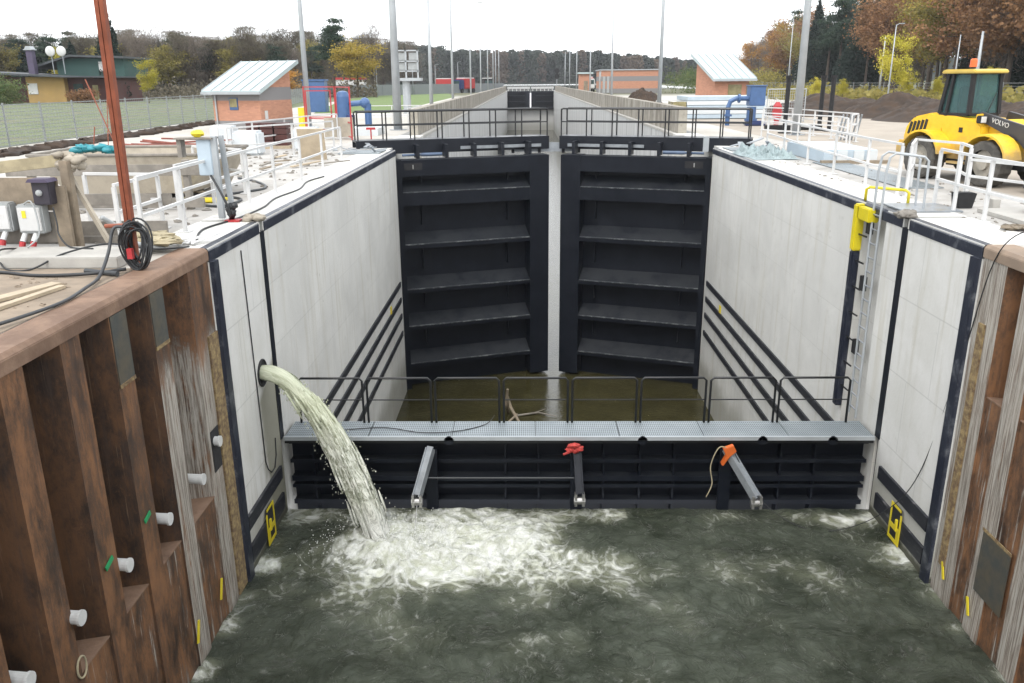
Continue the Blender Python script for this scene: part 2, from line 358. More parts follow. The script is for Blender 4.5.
def jet_m():
    g = NG('falling_pump_water'); o = g.n('ShaderNodeUVMap').outputs[0]
    n = g.noise(g.mapv(o, (9, 3.2, 1)), 4, 8, .75, .8)
    c = g.mix(g.ramp(n, .38, .62), (.42, .44, .32), (1.0, 1.0, .90))
    c = g.mix(g.ramp(g.sep(g.pos())[2], -4.4, -3.1, 0, .75), c, (.66, .69, .47))
    c = g.mix(g.ramp(g.math('ADD', g.sep(g.pos())[2], g.math('MULTIPLY', n, .9)), -5.5, -4.5, .8, 0), c, (.98, .98, .94))
    g.l(c, g.p.inputs['Base Color']); g.p.inputs['Roughness'].default_value = .25
    b = g.n('ShaderNodeBump'); b.inputs['Strength'].default_value = .6; b.inputs['Distance'].default_value = .04
    g.l(n, b.inputs['Height']); g.l(b.outputs[0], g.p.inputs['Normal'])
    lw = g.n('ShaderNodeLayerWeight'); lw.inputs[0].default_value = .35
    z_ = g.sep(g.pos())[2]; thin = g.ramp(z_, -5.6, -2.9, .55, .12)
    al = g.math('ADD', g.math('MULTIPLY', g.ramp(lw.outputs['Facing'], .35, .95), .75), g.math('MULTIPLY', g.ramp(n, .54, .36), thin))
    tr = g.n('ShaderNodeBsdfTransparent'); tr.inputs[0].default_value = (.93, .95, .88, 1); mx = g.n('ShaderNodeMixShader')
    g.l(g.math('MINIMUM', al, .93), mx.inputs[0]); g.l(g.p.outputs[0], mx.inputs[1]); g.l(tr.outputs[0], mx.inputs[2]); g.l(mx.outputs[0], g.out.inputs[0])
    return g.m
M['jet'] = jet_m()
M['spray'] = simple('white_spray', (.95, .96, .92), .3, 0, .1, 9)
def grating_m():
    g = NG('galvanised_grating'); v = g.pos(); s = g.sep(v)
    a = g.math('PINGPONG', g.math('MULTIPLY', s[0], 1.), .02); b2 = g.math('PINGPONG', s[1], .05)
    bar = g.math('MAXIMUM', g.ramp(a, .004, .008, 1, 0), g.ramp(b2, .006, .012, 1, 0))
    n = g.noise(v, 1.7, 5)
    c = g.mix(bar, (.12, .14, .15), g.mix(g.ramp(n, .3, .7), (.34, .39, .42), (.46, .51, .54)))
    return g.fin(c, .5, .3)
M['grating'] = grating_m()
def gate_m():
    g = NG('dusty_gate_paint'); v = g.pos(); nz = g.sep(g.n('ShaderNodeNewGeometry').outputs['True Normal'])[2]
    n = g.noise(v, 1.6, 6, .7); st = g.noise(g.mapv(v, (5, 5, .4)), 1.4, 5, .7)
    c = g.mix(g.ramp(n, .35, .7), (.0045, .0065, .012), (.009, .012, .019))
    c = g.mix(g.ramp(st, .60, .8, 0, .3), c, (.032, .033, .034))
    up = g.math('MULTIPLY', g.ramp(nz, .5, .8), g.ramp(n, .25, .6))      # silt lying on the ledges
    c = g.mix(g.math('MULTIPLY', up, .8), c, (.024, .027, .031))
    return g.fin(c, g.ramp(n, .3, .7, .38, .55), 0, g.noise(v, 10, 4), .12, .01, .22)
M['gate'] = gate_m()
def scuff_m():
    g = NG('scuffed_edge_paint'); v = g.pos(); n = g.noise(g.mapv(v, (1.2, 1.2, 3)), 3.5, 7, .75)
    return g.fin(g.mix(g.ramp(n, .46, .66), (.03, .035, .042), (.26, .27, .27)), .5)
M['scuff'] = scuff_m()

# ------------------------------------------------------------------ object helpers
def tag(o, label=None, cat=None, group=None, kind=None):
    if label: o['label'] = label
    if cat: o['category'] = cat
    if group: o['group'] = group
    if kind: o['kind'] = kind
    return o
def thing(name, loc, label, cat, group=None, rz=0):
    o = bpy.data.objects.new(name, None); col.objects.link(o); o.location = loc; o.rotation_euler = (0, 0, rz)
    o.empty_display_size = .2
    return tag(o, label, cat, group)
def wloc(o):
    v = Vector((0, 0, 0))
    while o is not None: v += o.location; o = o.parent
    return v
class MB:
    def __init__(s): s.v = []; s.f = []; s.uv = {}
    def add(s, vs, fs):
        b = len(s.v); s.v += [tuple(x) for x in vs]; s.f += [tuple(i+b for i in f) for f in fs]; return s
    def box(s, a, b, rot=None, at=None):
        x0, y0, z0 = a; x1, y1, z1 = b
        vs = [Vector(p) for p in ((x0,y0,z0),(x1,y0,z0),(x1,y1,z0),(x0,y1,z0),(x0,y0,z1),(x1,y0,z1),(x1,y1,z1),(x0,y1,z1))]
        if rot is not None:
            c = Vector(at) if at else sum(vs, Vector())/8
            vs = [rot @ (p-c) + c for p in vs]
        return s.add(vs, [(0,3,2,1),(4,5,6,7),(0,1,5,4),(1,2,6,5),(2,3,7,6),(3,0,4,7)])
    def tube(s, pts, r, n=8, cap=True):
        pts = [Vector(p) for p in pts]; rs = r if isinstance(r, (list, tuple)) else [r]*len(pts)
        b = len(s.v); up = None
        for i, p in enumerate(pts):
            d = (pts[min(i+1, len(pts)-1)] - pts[max(i-1, 0)])
            if d.length < 1e-9: d = Vector((0, 0, 1))
            d.normalize()
            if up is None:
                up = Vector((0, 0, 1)) if abs(d.z) < .9 else Vector((1, 0, 0))
            sx = d.cross(up); 
            if sx.length < 1e-4: sx = d.cross(Vector((0, 1, 0)))
            sx.normalize(); sy = sx.cross(d).normalized(); up = sy
            for k in range(n):
                a = 2*PI*k/n + PI/n; s.v.append(tuple(p + (sx*math.cos(a) + sy*math.sin(a))*rs[i]))
        for i in range(len(pts)-1):
            for k in range(n):
                k2 = (k+1) % n; s.f.append((b+i*n+k, b+i*n+k2, b+(i+1)*n+k2, b+(i+1)*n+k))
        if cap:
            s.f.append(tuple(b+k for k in range(n))[::-1]); s.f.append(tuple(b+(len(pts)-1)*n+k for k in range(n)))
        return s
    def bar(s, p, q, w, h=None):           # rectangular bar between two points
        p = Vector(p); q = Vector(q); h = h or w; d = (q-p).normalized()
        up = Vector((0, 0, 1)) if abs(d.z) < .95 else Vector((0, 1, 0))
        x = d.cross(up).normalized()*(w/2); y = x.cross(d).normalized()*(h/2)
        vs = [p-x-y, p+x-y, p+x+y, p-x+y, q-x-y, q+x-y, q+x+y, q-x+y]
        return s.add(vs, [(0,3,2,1),(4,5,6,7),(0,1,5,4),(1,2,6,5),(2,3,7,6),(3,0,4,7)])
    def prism(s, poly, a, b, axis='y'):    # poly 2D extruded a..b
        def P(u, v, t): return {'y': (u, t, v), 'x': (t, u, v), 'z': (u, v, t)}[axis]
        n = len(poly); vs = [P(u, v, a) for u, v in poly] + [P(u, v, b) for u, v in poly]
        return s.add(vs, [tuple(range(n))[::-1], tuple(range(n, 2*n))] + [(i, (i+1) % n, (i+1) % n+n, i+n) for i in range(n)])
    def quad(s, *p): return s.add(p, [tuple(range(len(p)))])
    def disc(s, c, nrm, r, n=20, r2=None):
        c = Vector(c); nrm = Vector(nrm).normalized(); u = nrm.orthogonal().normalized(); v = nrm.cross(u)
        return s.add([c+(u*math.cos(2*PI*k/n)+v*math.sin(2*PI*k/n))*r for k in range(n)], [tuple(range(n))])
    def ball(s, c, r, nu=10, nv=6, sq=(1, 1, 1), jit=0, seed=0):
        rr = random.Random(seed); b = len(s.v)
        for j in range(nv+1):
            for i in range(nu):
                t = PI*j/nv; p = 2*PI*i/nu; q = r*(1+jit*(rr.random()-.5)*2)
                s.v.append((c[0]+q*sq[0]*math.sin(t)*math.cos(p), c[1]+q*sq[1]*math.sin(t)*math.sin(p), c[2]+q*sq[2]*math.cos(t)))
        for j in range(nv):
            for i in range(nu): s.f.append((b+j*nu+i, b+(j+1)*nu+i, b+(j+1)*nu+(i+1) % nu, b+j*nu+(i+1) % nu))
        return s
    def build(s, name, mat, parent=None, local=False, smooth=False, bevel=0, label=None):
        vs = s.v
        if parent is not None and not local:
            o_ = wloc(parent); vs = [(x-o_.x, y-o_.y, z-o_.z) for x, y, z in vs]
        me = bpy.data.meshes.new(name); me.from_pydata(vs, [], s.f); me.update()
        import bmesh
        bm = bmesh.new(); bm.from_mesh(me); bmesh.ops.recalc_face_normals(bm, faces=bm.faces)
        if bevel: bmesh.ops.bevel(bm, geom=[e for e in bm.edges], offset=bevel, segments=2, affect='EDGES', clamp_overlap=True)
        bm.to_mesh(me); bm.free()
        if smooth:
            for p in me.polygons: p.use_smooth = True
        me.materials.append(M[mat] if isinstance(mat, str) else mat)
        o = bpy.data.objects.new(name, me); col.objects.link(o)
        if parent is not None: o.parent = parent
        if label: o['label'] = label
        return o
def kids(o, table):
    return table.get(o.name, [])
def copy_tree(root, loc=None, rz=None, scale=None, label=None):
    table = [o for o in bpy.data.objects if o.parent == root]
    c = root.copy(); col.objects.link(c)
    if loc is not None: c.location = loc
    if rz is not None: c.rotation_euler = (0, 0, rz)
    if scale is not None: c.scale = scale if isinstance(scale, tuple) else (scale,)*3
    if label: c['label'] = label
    for ch in table:
        d = ch.copy(); col.objects.link(d); d.parent = c
        for g in [o for o in bpy.data.objects if o.parent == ch]:
            e = g.copy(); col.objects.link(e); e.parent = d
    return c
def struct(mb, name, mat, **k): return tag(mb.build(name, mat, **k), kind='structure')
R = random.Random(7)

# ------------------------------------------------------------------ terrain and water
g = MB(); W1 = 7.15; W0 = 6.45
def rect(x0, y0, x1, y1, z=0.): g.quad((x0,y0,z),(x1,y0,z),(x1,y1,z),(x0,y1,z))
for a, b in ((-3000, -W0), (W0, 3000)): rect(a, -200, b, 12.64)
for a, b in ((-3000, -W1), (W1, 3000)): rect(a, 12.64, b, 240)
rect(-3000, 240, -45, 900); rect(60, 240, 3000, 900); rect(-3000, 900, 3000, 3000); rect(-3000, -600, 3000, -200)
struct(g, 'ground', 'ground')
g = MB(); rect(-45, 238, 60, 900, -.7); struct(g, 'upstream_water', 'waterc')
g = MB(); rect(-7.1, 16.3, 7.1, 224, -9.76); struct(g, 'chamber_water', 'waterc')
# concrete aprons beside the lock
g = MB()
rect(-12.5, 12.66, -W1, 36, .004); rect(W1, 12.66, 9.6, 36, .004); rect(6.8, 12.0, 9.6, 12.66, .004)
struct(g, 'apron', 'apron')
g = MB(); rect(-16, -4, -6.5, 11.28, .008); struct(g, 'sand_patch', 'sand')
g = MB(); rect(9.6, 14, 45, 75, .004); struct(g, 'gravel_yard', 'sandR')
g = MB(); g.quad((-22.6, 30, .008), (-23.5, 62, .008), (-30, 160, .008), (-160, 160, .008), (-120, 30, .008)); struct(g, 'rough_grass', 'grass')
g = MB(); g.quad((-12.6, 72, .006), (-13.0, 144, .006), (-22, 222, .006), (-26, 210, .006), (-31, 143, .006), (-19, 72, .006)); struct(g, 'lawn', 'lawn')
# front water with a real surface
nx, ny = 300, 340
xs = np.linspace(-6.5, 6.5, nx); ys = np.linspace(1.5, 15.34, ny)
verts = []; fo = []
IMP = (-3.95, 14.05)
for y in ys:
    for x in xs:
        # foam density: plume drifting right from the impact, wall edges, faint everywhere
        ex = (x + 2.35)/2.15; ey = (y - 13.85)/1.2
        d0 = math.exp(-(ex*ex + ey*ey)**1.3)
        d1 = math.exp(-(((x+3.6)/1.5)**2 + ((y-13.3)/1.5)**2))
        d2 = math.exp(-(((x+1.5)/4.5)**2 + ((y-12.6)/2.6)**2))
        dr = math.exp(-((x-4.2)/4.0)**2 - ((y-13.2)/2.2)**2)
        el = math.exp(-((x+5.95)/.30)**2)*(.75 if y > 9.5 else .5); er = math.exp(-((x-5.95)/.28)**2)*.62
        bk = math.exp(-((y-15.1)/.35)**2)*(.35 if x > 1 else .8)
        sp = math.exp(-(((x-5.3)/.45)**2 + ((y-14.9)/.25)**2))*1.1
        hole = math.exp(-(((x-.55)/.75)**2 + ((y-14.1)/.45)**2))
        d = 1.05*d0 + .42*d1 + .34*d2 + .20*dr + .17 + 1.0*el*(.4+mn.noise(Vector((3, y*1.7, 0)))*1.2) + 1.2*er*(.35+mn.noise(Vector((9, y*1.5, 0)))*1.3) + .6*bk + sp - .6*hole
        clump = .72 + .75*mn.noise(Vector((x*.8, y*.8, 3))) + .3*mn.noise(Vector((x*2.2, y*2.2, 7)))
        d *= clump*(1-d0) + (1.02+.22*mn.fractal(Vector((x*1.6, y*1.6, 8)), .8, 2, 4))*d0
        z = .035*mn.fractal(Vector((x*1.3, y*1.3, 0)), 1, 2, 5) + .02*mn.noise(Vector((x*5, y*5, 1)))
        turb = max(d0, d1*.8)
        z += turb*(.07 + .16*mn.fractal(Vector((x*2.6, y*2.6, 5)), .8, 2.1, 6))
        z += .16*hole*(.6+.4*mn.noise(Vector((x*3, y*3, 2))))
        r = math.hypot(x-IMP[0], y-IMP[1]); z += .14*math.exp(-((r-.5)/.28)**2)
        verts.append((x, y, -6.0+z)); fo.append(max(0, min(1.35, d)))
faces = [(j*nx+i, j*nx+i+1, (j+1)*nx+i+1, (j+1)*nx+i) for j in range(ny-1) for i in range(nx-1)]
me = bpy.data.meshes.new('canal_water'); me.from_pydata(verts, [], faces); me.update()
a = me.attributes.new('foam', 'FLOAT', 'POINT'); a.data.foreach_set('value', fo)
for p in me.polygons: p.use_smooth = True
me.materials.append(M['waterf']); o = bpy.data.objects.new('canal_water', me); col.objects.link(o); tag(o, kind='structure')
g = MB(); rect(-6.5, -200, 6.5, 1.52, -6.03); struct(g, 'downstream_water', 'waterf')

# ------------------------------------------------------------------ lock walls
def lock_wall(side):
    s = side; L = 'left' if s < 0 else 'right'
    t = thing('lock_wall', (s*6, 15, -10.5), ('pale concrete lock wall on the left with the discharge pipe, dark coping and rubbing rails' if s < 0 else
              'pale concrete lock wall on the right with the ladder niche, dark coping and rubbing rails'), 'wall')
    def bx(x0, x1, y0, y1, z0, z1, mb): mb.box((min(s*x0, s*x1), y0, z0), (max(s*x0, s*x1), y1, z1))
    m = MB(); bx(6, 7.15, 12.66, 15.28, -11, .012, m); m.build('front_wall', 'wallfront', t)
    m = MB()
    if s > 0:
        bx(6, 7.15, 15.44, 16.2, -11, .012, m); bx(6, 7.15, 17.3, 32.0, -11, .012, m); bx(6.32, 7.15, 16.2, 17.3, -11, .012, m)
    else: bx(6, 7.15, 15.44, 32.0, -11, .012, m)
    bx(6.28, 7.15, 32.0, 40, -11, .012, m); bx(6, 7.15, 40, 41, -11, .012, m)
    m.build('chamber_wall', 'wall', t)
    m = MB(); bx(6.06, 7.1, 15.28, 15.44, -11, -.02, m); m.build('stoplog_slot', 'blackrail', t)
    m = MB(); bx(5.985, 6.06, 15.24, 15.46, -4.4, -.18, m); m.build('slot_guide', 'black', t)
    # coping angle: bevelled top edge and face
    for y0, y1 in ((12.66, 15.2), (15.5, 32.0)):
        m = MB(); m.prism([(s*5.988, -.2), (s*5.988, -.03), (s*6.02, .018), (s*6.14, .018), (s*6.14, -.2)], y0, y1, 'y'); m.build('coping', 'coping', t)
    zz = [-5.05, -5.68, -6.33, -7.05]
    for k, z in enumerate(zz):
        m = MB(); bx(5.95, 6.0, 16.6, 31.5, z-.14, z+.06, m); m.build('rubbing_rail', 'rub', t)
    for z0, z1, ya, yb in ((-5.13, -4.86, 12.95, 15.02), (-5.78, -5.45, 12.95, 15.02)):
        m = MB(); bx(5.95, 6.0, ya, yb, z0, z1, m); m.build('rubbing_rail', 'rub', t)
    m = MB(); bx(5.93, 6.0, 12.66, 12.88, -6.8, -.2, m); m.build('corner_guard', 'coping', t)
    # yellow recessed bollard frame
    f = MB(); X0, X1 = 5.935, 5.949; yc = 14.0
    for (y0, y1, z0, z1) in ((13.80, 14.26, -6.02, -5.95), (13.80, 13.85, -5.95, -5.38), (14.21, 14.26, -5.95, -5.28), (13.85, 14.21, -5.33, -5.28), (13.85, 14.21, -5.78, -5.68), (13.85, 13.93, -5.95, -5.78)):
        bx(X0, X1, y0, y1, z0+.06, z1+.06, f)
    f.build('bollard_frame', 'yelmark', t)
    f = MB(); bx(5.90, 5.934, 13.9, 13.96, -5.68, -5.45, f); f.build('mooring_pin', 'yelmark', t)
    f = MB(); bx(5.945, 5.96, 13.85, 14.21, -5.9, -5.22, f); f.build('recess', 'seat', t)
    f = MB(); bx(5.97, 6.0, 29.0, 29.22, -5.72, -5.36, f); f.build('depth_mark', 'yelmark', t)
    return t
wl = lock_wall(-1); wr = lock_wall(1)
# discharge pipe mouth
m = MB(); m.disc((-5.992, 14.56, -2.72), (1, 0, 0), .25, 24); m.build('pipe_mouth', 'seat', wl)
m = MB(); pts = [(-5.985, 14.56+.25*math.cos(a), -2.72+.25*math.sin(a)) for a in np.linspace(0, 2*PI, 25)]; m.tube(pts, .018, 6, False); m.build('pipe_rim', 'rubber', wl)
m = MB(); m.tube([(-5.985, 14.1 + .12*t_, -.3-4.1*t_) for t_ in np.linspace(0, 1, 12)] + [(-5.985, 14.32, -4.6), (-5.985, 14.5, -4.75), (-5.985, 14.7, -4.75), (-5.985, 14.85, -4.55), (-5.985, 14.9, -4.2)], .011, 6)
tag(m.build('hanging_cable', 'cable'), 'thin black cable hanging in a loop down the left lock wall below the pipe', 'cable')
# far chamber walls with parapets, sill
for s, lab in ((-1, 'long pale far chamber wall with brown weathered parapet, on the left of the far lock'), (1, 'long pale far chamber wall with brown weathered parapet, on the right of the far lock')):
    t = thing('chamber_side_wall', (s*6, 130, -10), lab, 'wall')
    m = MB(); m.box((min(s*6, s*7.15), 41, -11), (max(s*6, s*7.15), 236, .01)); m.build('wall_face', 'farwall', t)
    m = MB(); m.box((min(s*6.25, s*6.65), 41, .012), (max(s*6.25, s*6.65), 221, 1.22)); m.build('parapet', 'parapet', t)
    m = MB(); m.box((min(s*5.98, s*6.2), 41, -.1), (max(s*5.98, s*6.2), 221, .016)); m.build('coping', 'conc', t)
t = thing('far_sill', (0, 223, -10), 'pale concrete sill wall below the far lock gates', 'sill')
m = MB(); m.box((-6, 223, -11), (6, 226, -4.4)); m.build('sill_face', 'farwall', t)
m = MB(); m.box((-6, 222.8, -4.6), (6, 223, -4.25)); m.build('sill_edge', 'conc', t)

# ------------------------------------------------------------------ sheet piling
def sheet_wall(s):
    X = 6.0
    lab = 'rusty brown steel sheet piling with a capping beam along the left bank' if s < 0 else 'white streaked steel sheet piling with a dusty capping beam along the right bank'
    t = thing('sheet_pile_wall', (s*6.2, 6, -6.5), lab, 'sheet piling')
    if s < 0: fl = [(8.31, 8.71), (9.38, 9.80), (10.46, 10.90), (11.79, 12.60)]
    else: fl = [(7.9, 8.35), (8.95, 9.4), (10.05, 10.5), (11.05, 11.5), (11.95, 12.6)]
    y = fl[0][0]
    pre = []
    while y > -3:
        pre.append((y-1.09, y-.68)); y -= 1.09
    fl = pre[::-1] + fl
    dep = .56; shelf = -3.82 if s < 0 else -2.2
    for i, (a, b) in enumerate(fl):
        # a pile: outer flange plus half webs
        m = MB(); na = fl[i+1][0] if i+1 < len(fl) else None
        th = .02
        m.box((min(s*X, s*(X+th)), a, -9), (max(s*X, s*(X+th)), b, -.17))
        fm = ('rustW' if a > 10 else 'rustL' if a > 9 else 'rust') if s < 0 else 'rustR'
        m.build('pile_flange', fm, t)
        if na:
            w_ = .16; g_ = na-b
            m = MB()
            P = [(b, X), (b+w_, X+dep), ((b+na)/2, X+dep), (na-w_, X+dep), (na, X)]
            for (ya, xa), (yb, xb) in zip(P[:-1], P[1:]):
                m.add([(s*xa, ya, -9), (s*xb, yb, -9), (s*xb, yb, -.17), (s*xa, ya, -.17), (s*(xa+th), ya, -9), (s*(xb+th), yb, -9), (s*(xb+th), yb, -.17), (s*(xa+th), ya, -.17)],
                      [(0,1,2,3),(4,7,6,5),(0,3,7,4),(1,5,6,2)])
            m.build('pile_web', ('rustshade' if a < 10 else fm) if s < 0 else 'rustRb', t)
            m = MB(); m.tube([(s*(X+dep-.02), (b+na)/2, -9), (s*(X+dep-.02), (b+na)/2, -.2)], .025, 6); m.build('interlock', 'ochre' if s < 0 and a > 10 else 'rust', t)
            m = MB(); m.box((min(s*(X+.03), s*(X+.05)), b+.0, -9), (max(s*(X+.03), s*(X+.05)), na, shelf-.02)); m.build('filler_panel', 'rustpanel', t)
            m = MB(); m.prism([(s*(X+.02), b), (s*(X+dep), b+w_), (s*(X+dep), na-w_), (s*(X+.02), na)], shelf-.02, shelf, 'z'); m.build('shelf_plate', 'cap', t)
    m = MB(); m.prism([(s*5.985, -.17), (s*5.985, -.02), (s*6.03, .03), (s*6.44, .03), (s*6.44, -.17)], -6, 12.63, 'y'); m.build('capping_beam', 'cap' if s < 0 else 'capR', t, bevel=.008)
    if s < 0:
        for (a, b, z0) in ((9.40, 9.79, -1.04), (10.48, 10.88, -.90)):
            m = MB(); m.box((-6.0, a, z0), (-5.985, b, -.175)); m.build('primer_patch', 'patch', t)
            m = MB(); m.box((-5.99, a-.01, z0-.05), (-5.98, b+.01, z0)); m.build('weld_seam', 'ochre', t)
        m = MB(); m.box((-6.0, 12.22, -5.95), (-5.97, 12.60, -1.3)); m.build('grout_strip', 'ochre', t)
        m = MB()
        for yy, zz in ((11.45, -5.35), (10.45, -5.42)): m.bar((-5.985, yy, zz-.16), (-5.985, yy+.12, zz+.16), .02, .05)
        m.build('yellow_mark', 'yelmark', t)
        m = MB(); m.bar((-5.98, 9.45, -2.95), (-5.98, 9.62, -2.90), .015, .06); m.bar((-5.98, 8.4, -2.98), (-5.98, 8.58, -2.92), .015, .06); m.build('green_mark', 'greenpaint', t)
        m = MB(); m.tube([(-5.985, 7.62+.09*math.cos(a), -3.72+.13*math.sin(a)) for a in np.linspace(0, 2*PI, 25)], .012, 6, False); m.build('chalk_ring', 'sandbag', t)
        m = MB(); m.box((-5.99, 11.86, -3.45), (-5.985, 12.18, -2.75)); m.build('weep_hole', 'seat', t)
    else:
        m = MB(); m.box((5.985, 10.62, -5.2), (6.0, 11.36, -4.17)); m.build('primer_patch', 'patch', t)
        m = MB(); m.box((5.98, 10.60, -4.17), (5.99, 11.38, -4.12)); m.build('weld_seam', 'ochre', t)
        m = MB(); m.box((5.97, 12.25, -5.4), (6.0, 12.42, -1.15)); m.build('grout_strip', 'ochre', t)
        m = MB()
        for yy, zz in ((12.2, -5.45), (11.35, -5.55)): m.bar((5.975, yy, zz-.14), (5.975, yy+.1, zz+.14), .02, .05)
        m.build('yellow_mark', 'yelmark', t)
    return t
sheet_wall(-1); sheet_wall(1)
for i, (y, z) in enumerate(((6.66, -3.10), (7.65, -3.10), (8.78, -3.16), (9.97, -3.2), (11.19, -3.22), (11.98, -2.95))):
    m = MB(); x1 = -5.92 if i < 5 else -5.92
    m.tube([(-6.40, y+.05, z), (x1, y, z)], .075, 16)
    o = m.build('drain_pipe', 'pvc', smooth=False)
    nm = ['nearest, at the very bottom edge', 'next to the chalk ring', 'below the first green mark', 'below the second green mark', 'beside the white streaked flange', 'at the square hole by the concrete wall'][i]
    tag(o, 'white drain pipe stub in the left piling, ' + nm, 'pipe', 'drain pipe stubs in the left piling')
    m = MB(); m.tube([(x1-.002, y, z), (x1+.03, y, z)], .088, 16); m.build('end_collar', 'pvc', o)

# ------------------------------------------------------------------ mitre gates
def tf_leaf(hx, sgn, ang, L=6.32):
    # local u along leaf from hinge, v toward upstream (+), world mapping
    ca, sa = math.cos(ang), math.sin(ang)
    def P(u, v, z): return (hx + sgn*(u*ca - v*sa), 32.15 + u*sa + v*ca, z)
    return P
def gate_leaf(sgn):
    P = tf_leaf(-6.0 if sgn > 0 else 6.0, sgn, math.radians(19.5), 6.3)
    L = 6.25 if sgn > 0 else 5.98
    t = thing('lock_gate', (sgn*-6.0, 32.15, -9.8), ('left leaf of the black steel mitre gate, slightly ajar' if sgn > 0 else 'right leaf of the black steel mitre gate, slightly ajar'), 'lock gate')
    def bx(m, u0, v0, z0, u1, v1, z1, slant=0):
        vs = [P(u0,v0,z0),P(u1,v0,z0),P(u1,v1,z0),P(u0,v1,z0),P(u0,v0,z1),P(u1,v0,z1),P(u1,v1,z1-slant),P(u0,v1,z1-slant)]
        return m.add(vs, [(0,3,2,1),(4,5,6,7),(0,1,5,4),(1,2,6,5),(2,3,7,6),(3,0,4,7)])
    m = MB(); bx(m, .1, .62, -9.9, L-.1, .70, -.4); m.build('skin_plate', 'gate', t)
    m = MB(); bx(m, L-.82, .0, -9.65, L, .75, -.38); m.build('mitre_post', 'gate', t)
    m = MB(); bx(m, .0, .02, -9.75, .2, .75, -.38); m.build('heel_post', 'gate', t)
    m = MB(); bx(m, .2, .02, -1.02, L-.82, .62, -.40)
    o_ = m.build('top_girder', 'gate', t)
    m = MB(); bx(m, .3, .012, -.78, 1.0, .02, -.52); m.build('access_recess', 'seat', t)
    m = MB(); bx(m, .62, .0, -.74, .66, .012, -.58); m.build('recess_handle', 'brass', t)
    for z, h in ((-2.16, .52), (-3.86, .17), (-5.66, .15), (-7.2, .15), (-8.80, .15)):
        m = MB()
        bx(m, .2, .06, z+h-.04, L-.82, .62, z+h+.0, -.42)   # sloping web plate
        bx(m, .2, .02, z, L-.82, .06, z+h)                 # flange
        o_ = m.build('girder', 'gate', t); m = MB(); bx(m, .22, .0, z+h-.01, L-.84, .085, z+h+.022); m.build('flange_edge', 'scuff', o_)
    for zt, zb in ((-1.02, -1.36), (-2.12, -3.0), (-3.75, -4.8), (-5.55, -6.36), (-7.1, -7.95)):
        for u in (1.0, 4.6): m = MB(); bx(m, u, .42, zb-.0, u+.05, .62, zt); m.build('stiffener', 'gate', t)
    # walkway on top: beam, brackets, rails
    ext = -1.35 if sgn > 0 else -1.3; Lw = L+.38
    m = MB(); bx(m, ext, 1.0, -.22, Lw, 1.06, .30); bx(m, ext, 1.06, .24, Lw, 1.95, .30); bx(m, ext, 1.95, -.22, Lw, 2.0, .30)
    m.build('walkway_beam', 'black', t)
    for u in [0.9+1.16*k for k in range(5)]:
        m = MB(); bx(m, u, .45, -.38, u+.12, 1.0, .12); m.build('bracket', 'black', t)
    m = MB(); bx(m, 2.8, 1.02-.1, -.12, L+.0, 1.04-.09, -.0); m.build('infill_strip', 'galv', t)
    hr = 1.38
    for v in (1.1, 1.9):
        m = MB(); n = 7; u0 = ext+.1; u1 = Lw-.05
        for k in range(n+1):
            u = u0 + (u1-u0)*k/n; m2 = MB(); m2.tube([P(u, v, .3), P(u, v, hr)], .028, 6); m2.build('rail_post', 'blackrail', t)
        m.tube([P(u0, v, .9), P(u0-.0, v, hr-.06), P(u0+.06, v, hr), P(u1-.06, v, hr), P(u1, v, hr-.06), P(u1, v, .9)], .035, 8); m.build('top_rail', 'blackrail', t)
        m = MB(); m.tube([P(u0, v, .86), P(u1, v, .86)], .022, 6); m.build('mid_rail', 'blackrail', t)
    return t
gate_leaf(1); gate_leaf(-1)
t = thing('gate_bumper_panel', (0, 34.9, -.4), 'grey steel panels bridging the gap between the gate tops', 'panel')
m = MB(); m.box((-1.6, 35.4, -.35), (1.1, 35.46, .02)); m.build('panel', 'galv', t)
for x in (-1.65, -.55, .45, 1.1): m = MB(); m.box((x, 35.3, -.4), (x+.12, 35.52, .1)); m.build('post', 'black', t)
# far gates
for s in (-1, 1):
    t = thing('far_lock_gate', (s*5.9, 222, -4.5), 'distant black gate leaf closing the far end of the lock, ' + ('left half' if s < 0 else 'right half'), 'lock gate')
    a, b = (min(s*.15, s*5.95), max(s*.15, s*5.95))
    m = MB(); m.box((a, 222.5, -4.5), (b, 222.7, .0)); m.build('skin_plate', 'gate', t)
    for z in (-4.5, -3.0, -1.5, -.5): m = MB(); m.box((a, 221.7, z), (b, 222.5, z+.45)); m.build('girder', 'gate', t)
    m = MB(); m.box((min(s*.15, s*1.4), 221.6, -4.5), (max(s*.15, s*1.4), 222.5, .0)); m.build('mitre_post', 'gate', t)
    for k in range(6): x = s*(.6+k*1.0); m = MB(); m.box((x-.08, 221.9, 0), (x+.08, 222.1, 1.0)); m.build('rail_post', 'white', t)
    m = MB(); m.box((a, 221.9, .55), (b, 222.1, 1.05)); m.build('walkway_board', 'white', t)

# ------------------------------------------------------------------ bulkhead with walkway
t = thing('bulkhead', (0, 15.6, -6.2), 'black steel bulkhead with galvanised grating walkway across the lock', 'bulkhead')
m = MB(); m.box((-5.97, 15.86, -9), (5.97, 15.95, -4.6)); m.build('skin_plate', 'gate', t)
for z, hh in ((-4.60, .05), (-5.02, .06), (-5.40, .10), (-5.60, .05), (-5.95, .08)):
    m = MB(); m.box((-5.95, 15.62, z-.03), (5.95, 15.86, z)); m.box((-5.95, 15.60, z-hh), (5.95, 15.62, z+.02)); m.build('girder', 'gate', t)
for k, x in enumerate([-5.5, -4.7, -1.5, -.8, .55, 1.3, 2.0, 4.2, 4.9]):
    m = MB(); m.box((x, 15.65, -6.3), (x+.04, 15.86, -4.66)); m.build('stiffener', 'gate', t)
m = MB(); m.box((-5.95, 15.34, -4.52), (5.93, 16.14, -4.405)); m.build('deck_frame', 'blackrail', t)
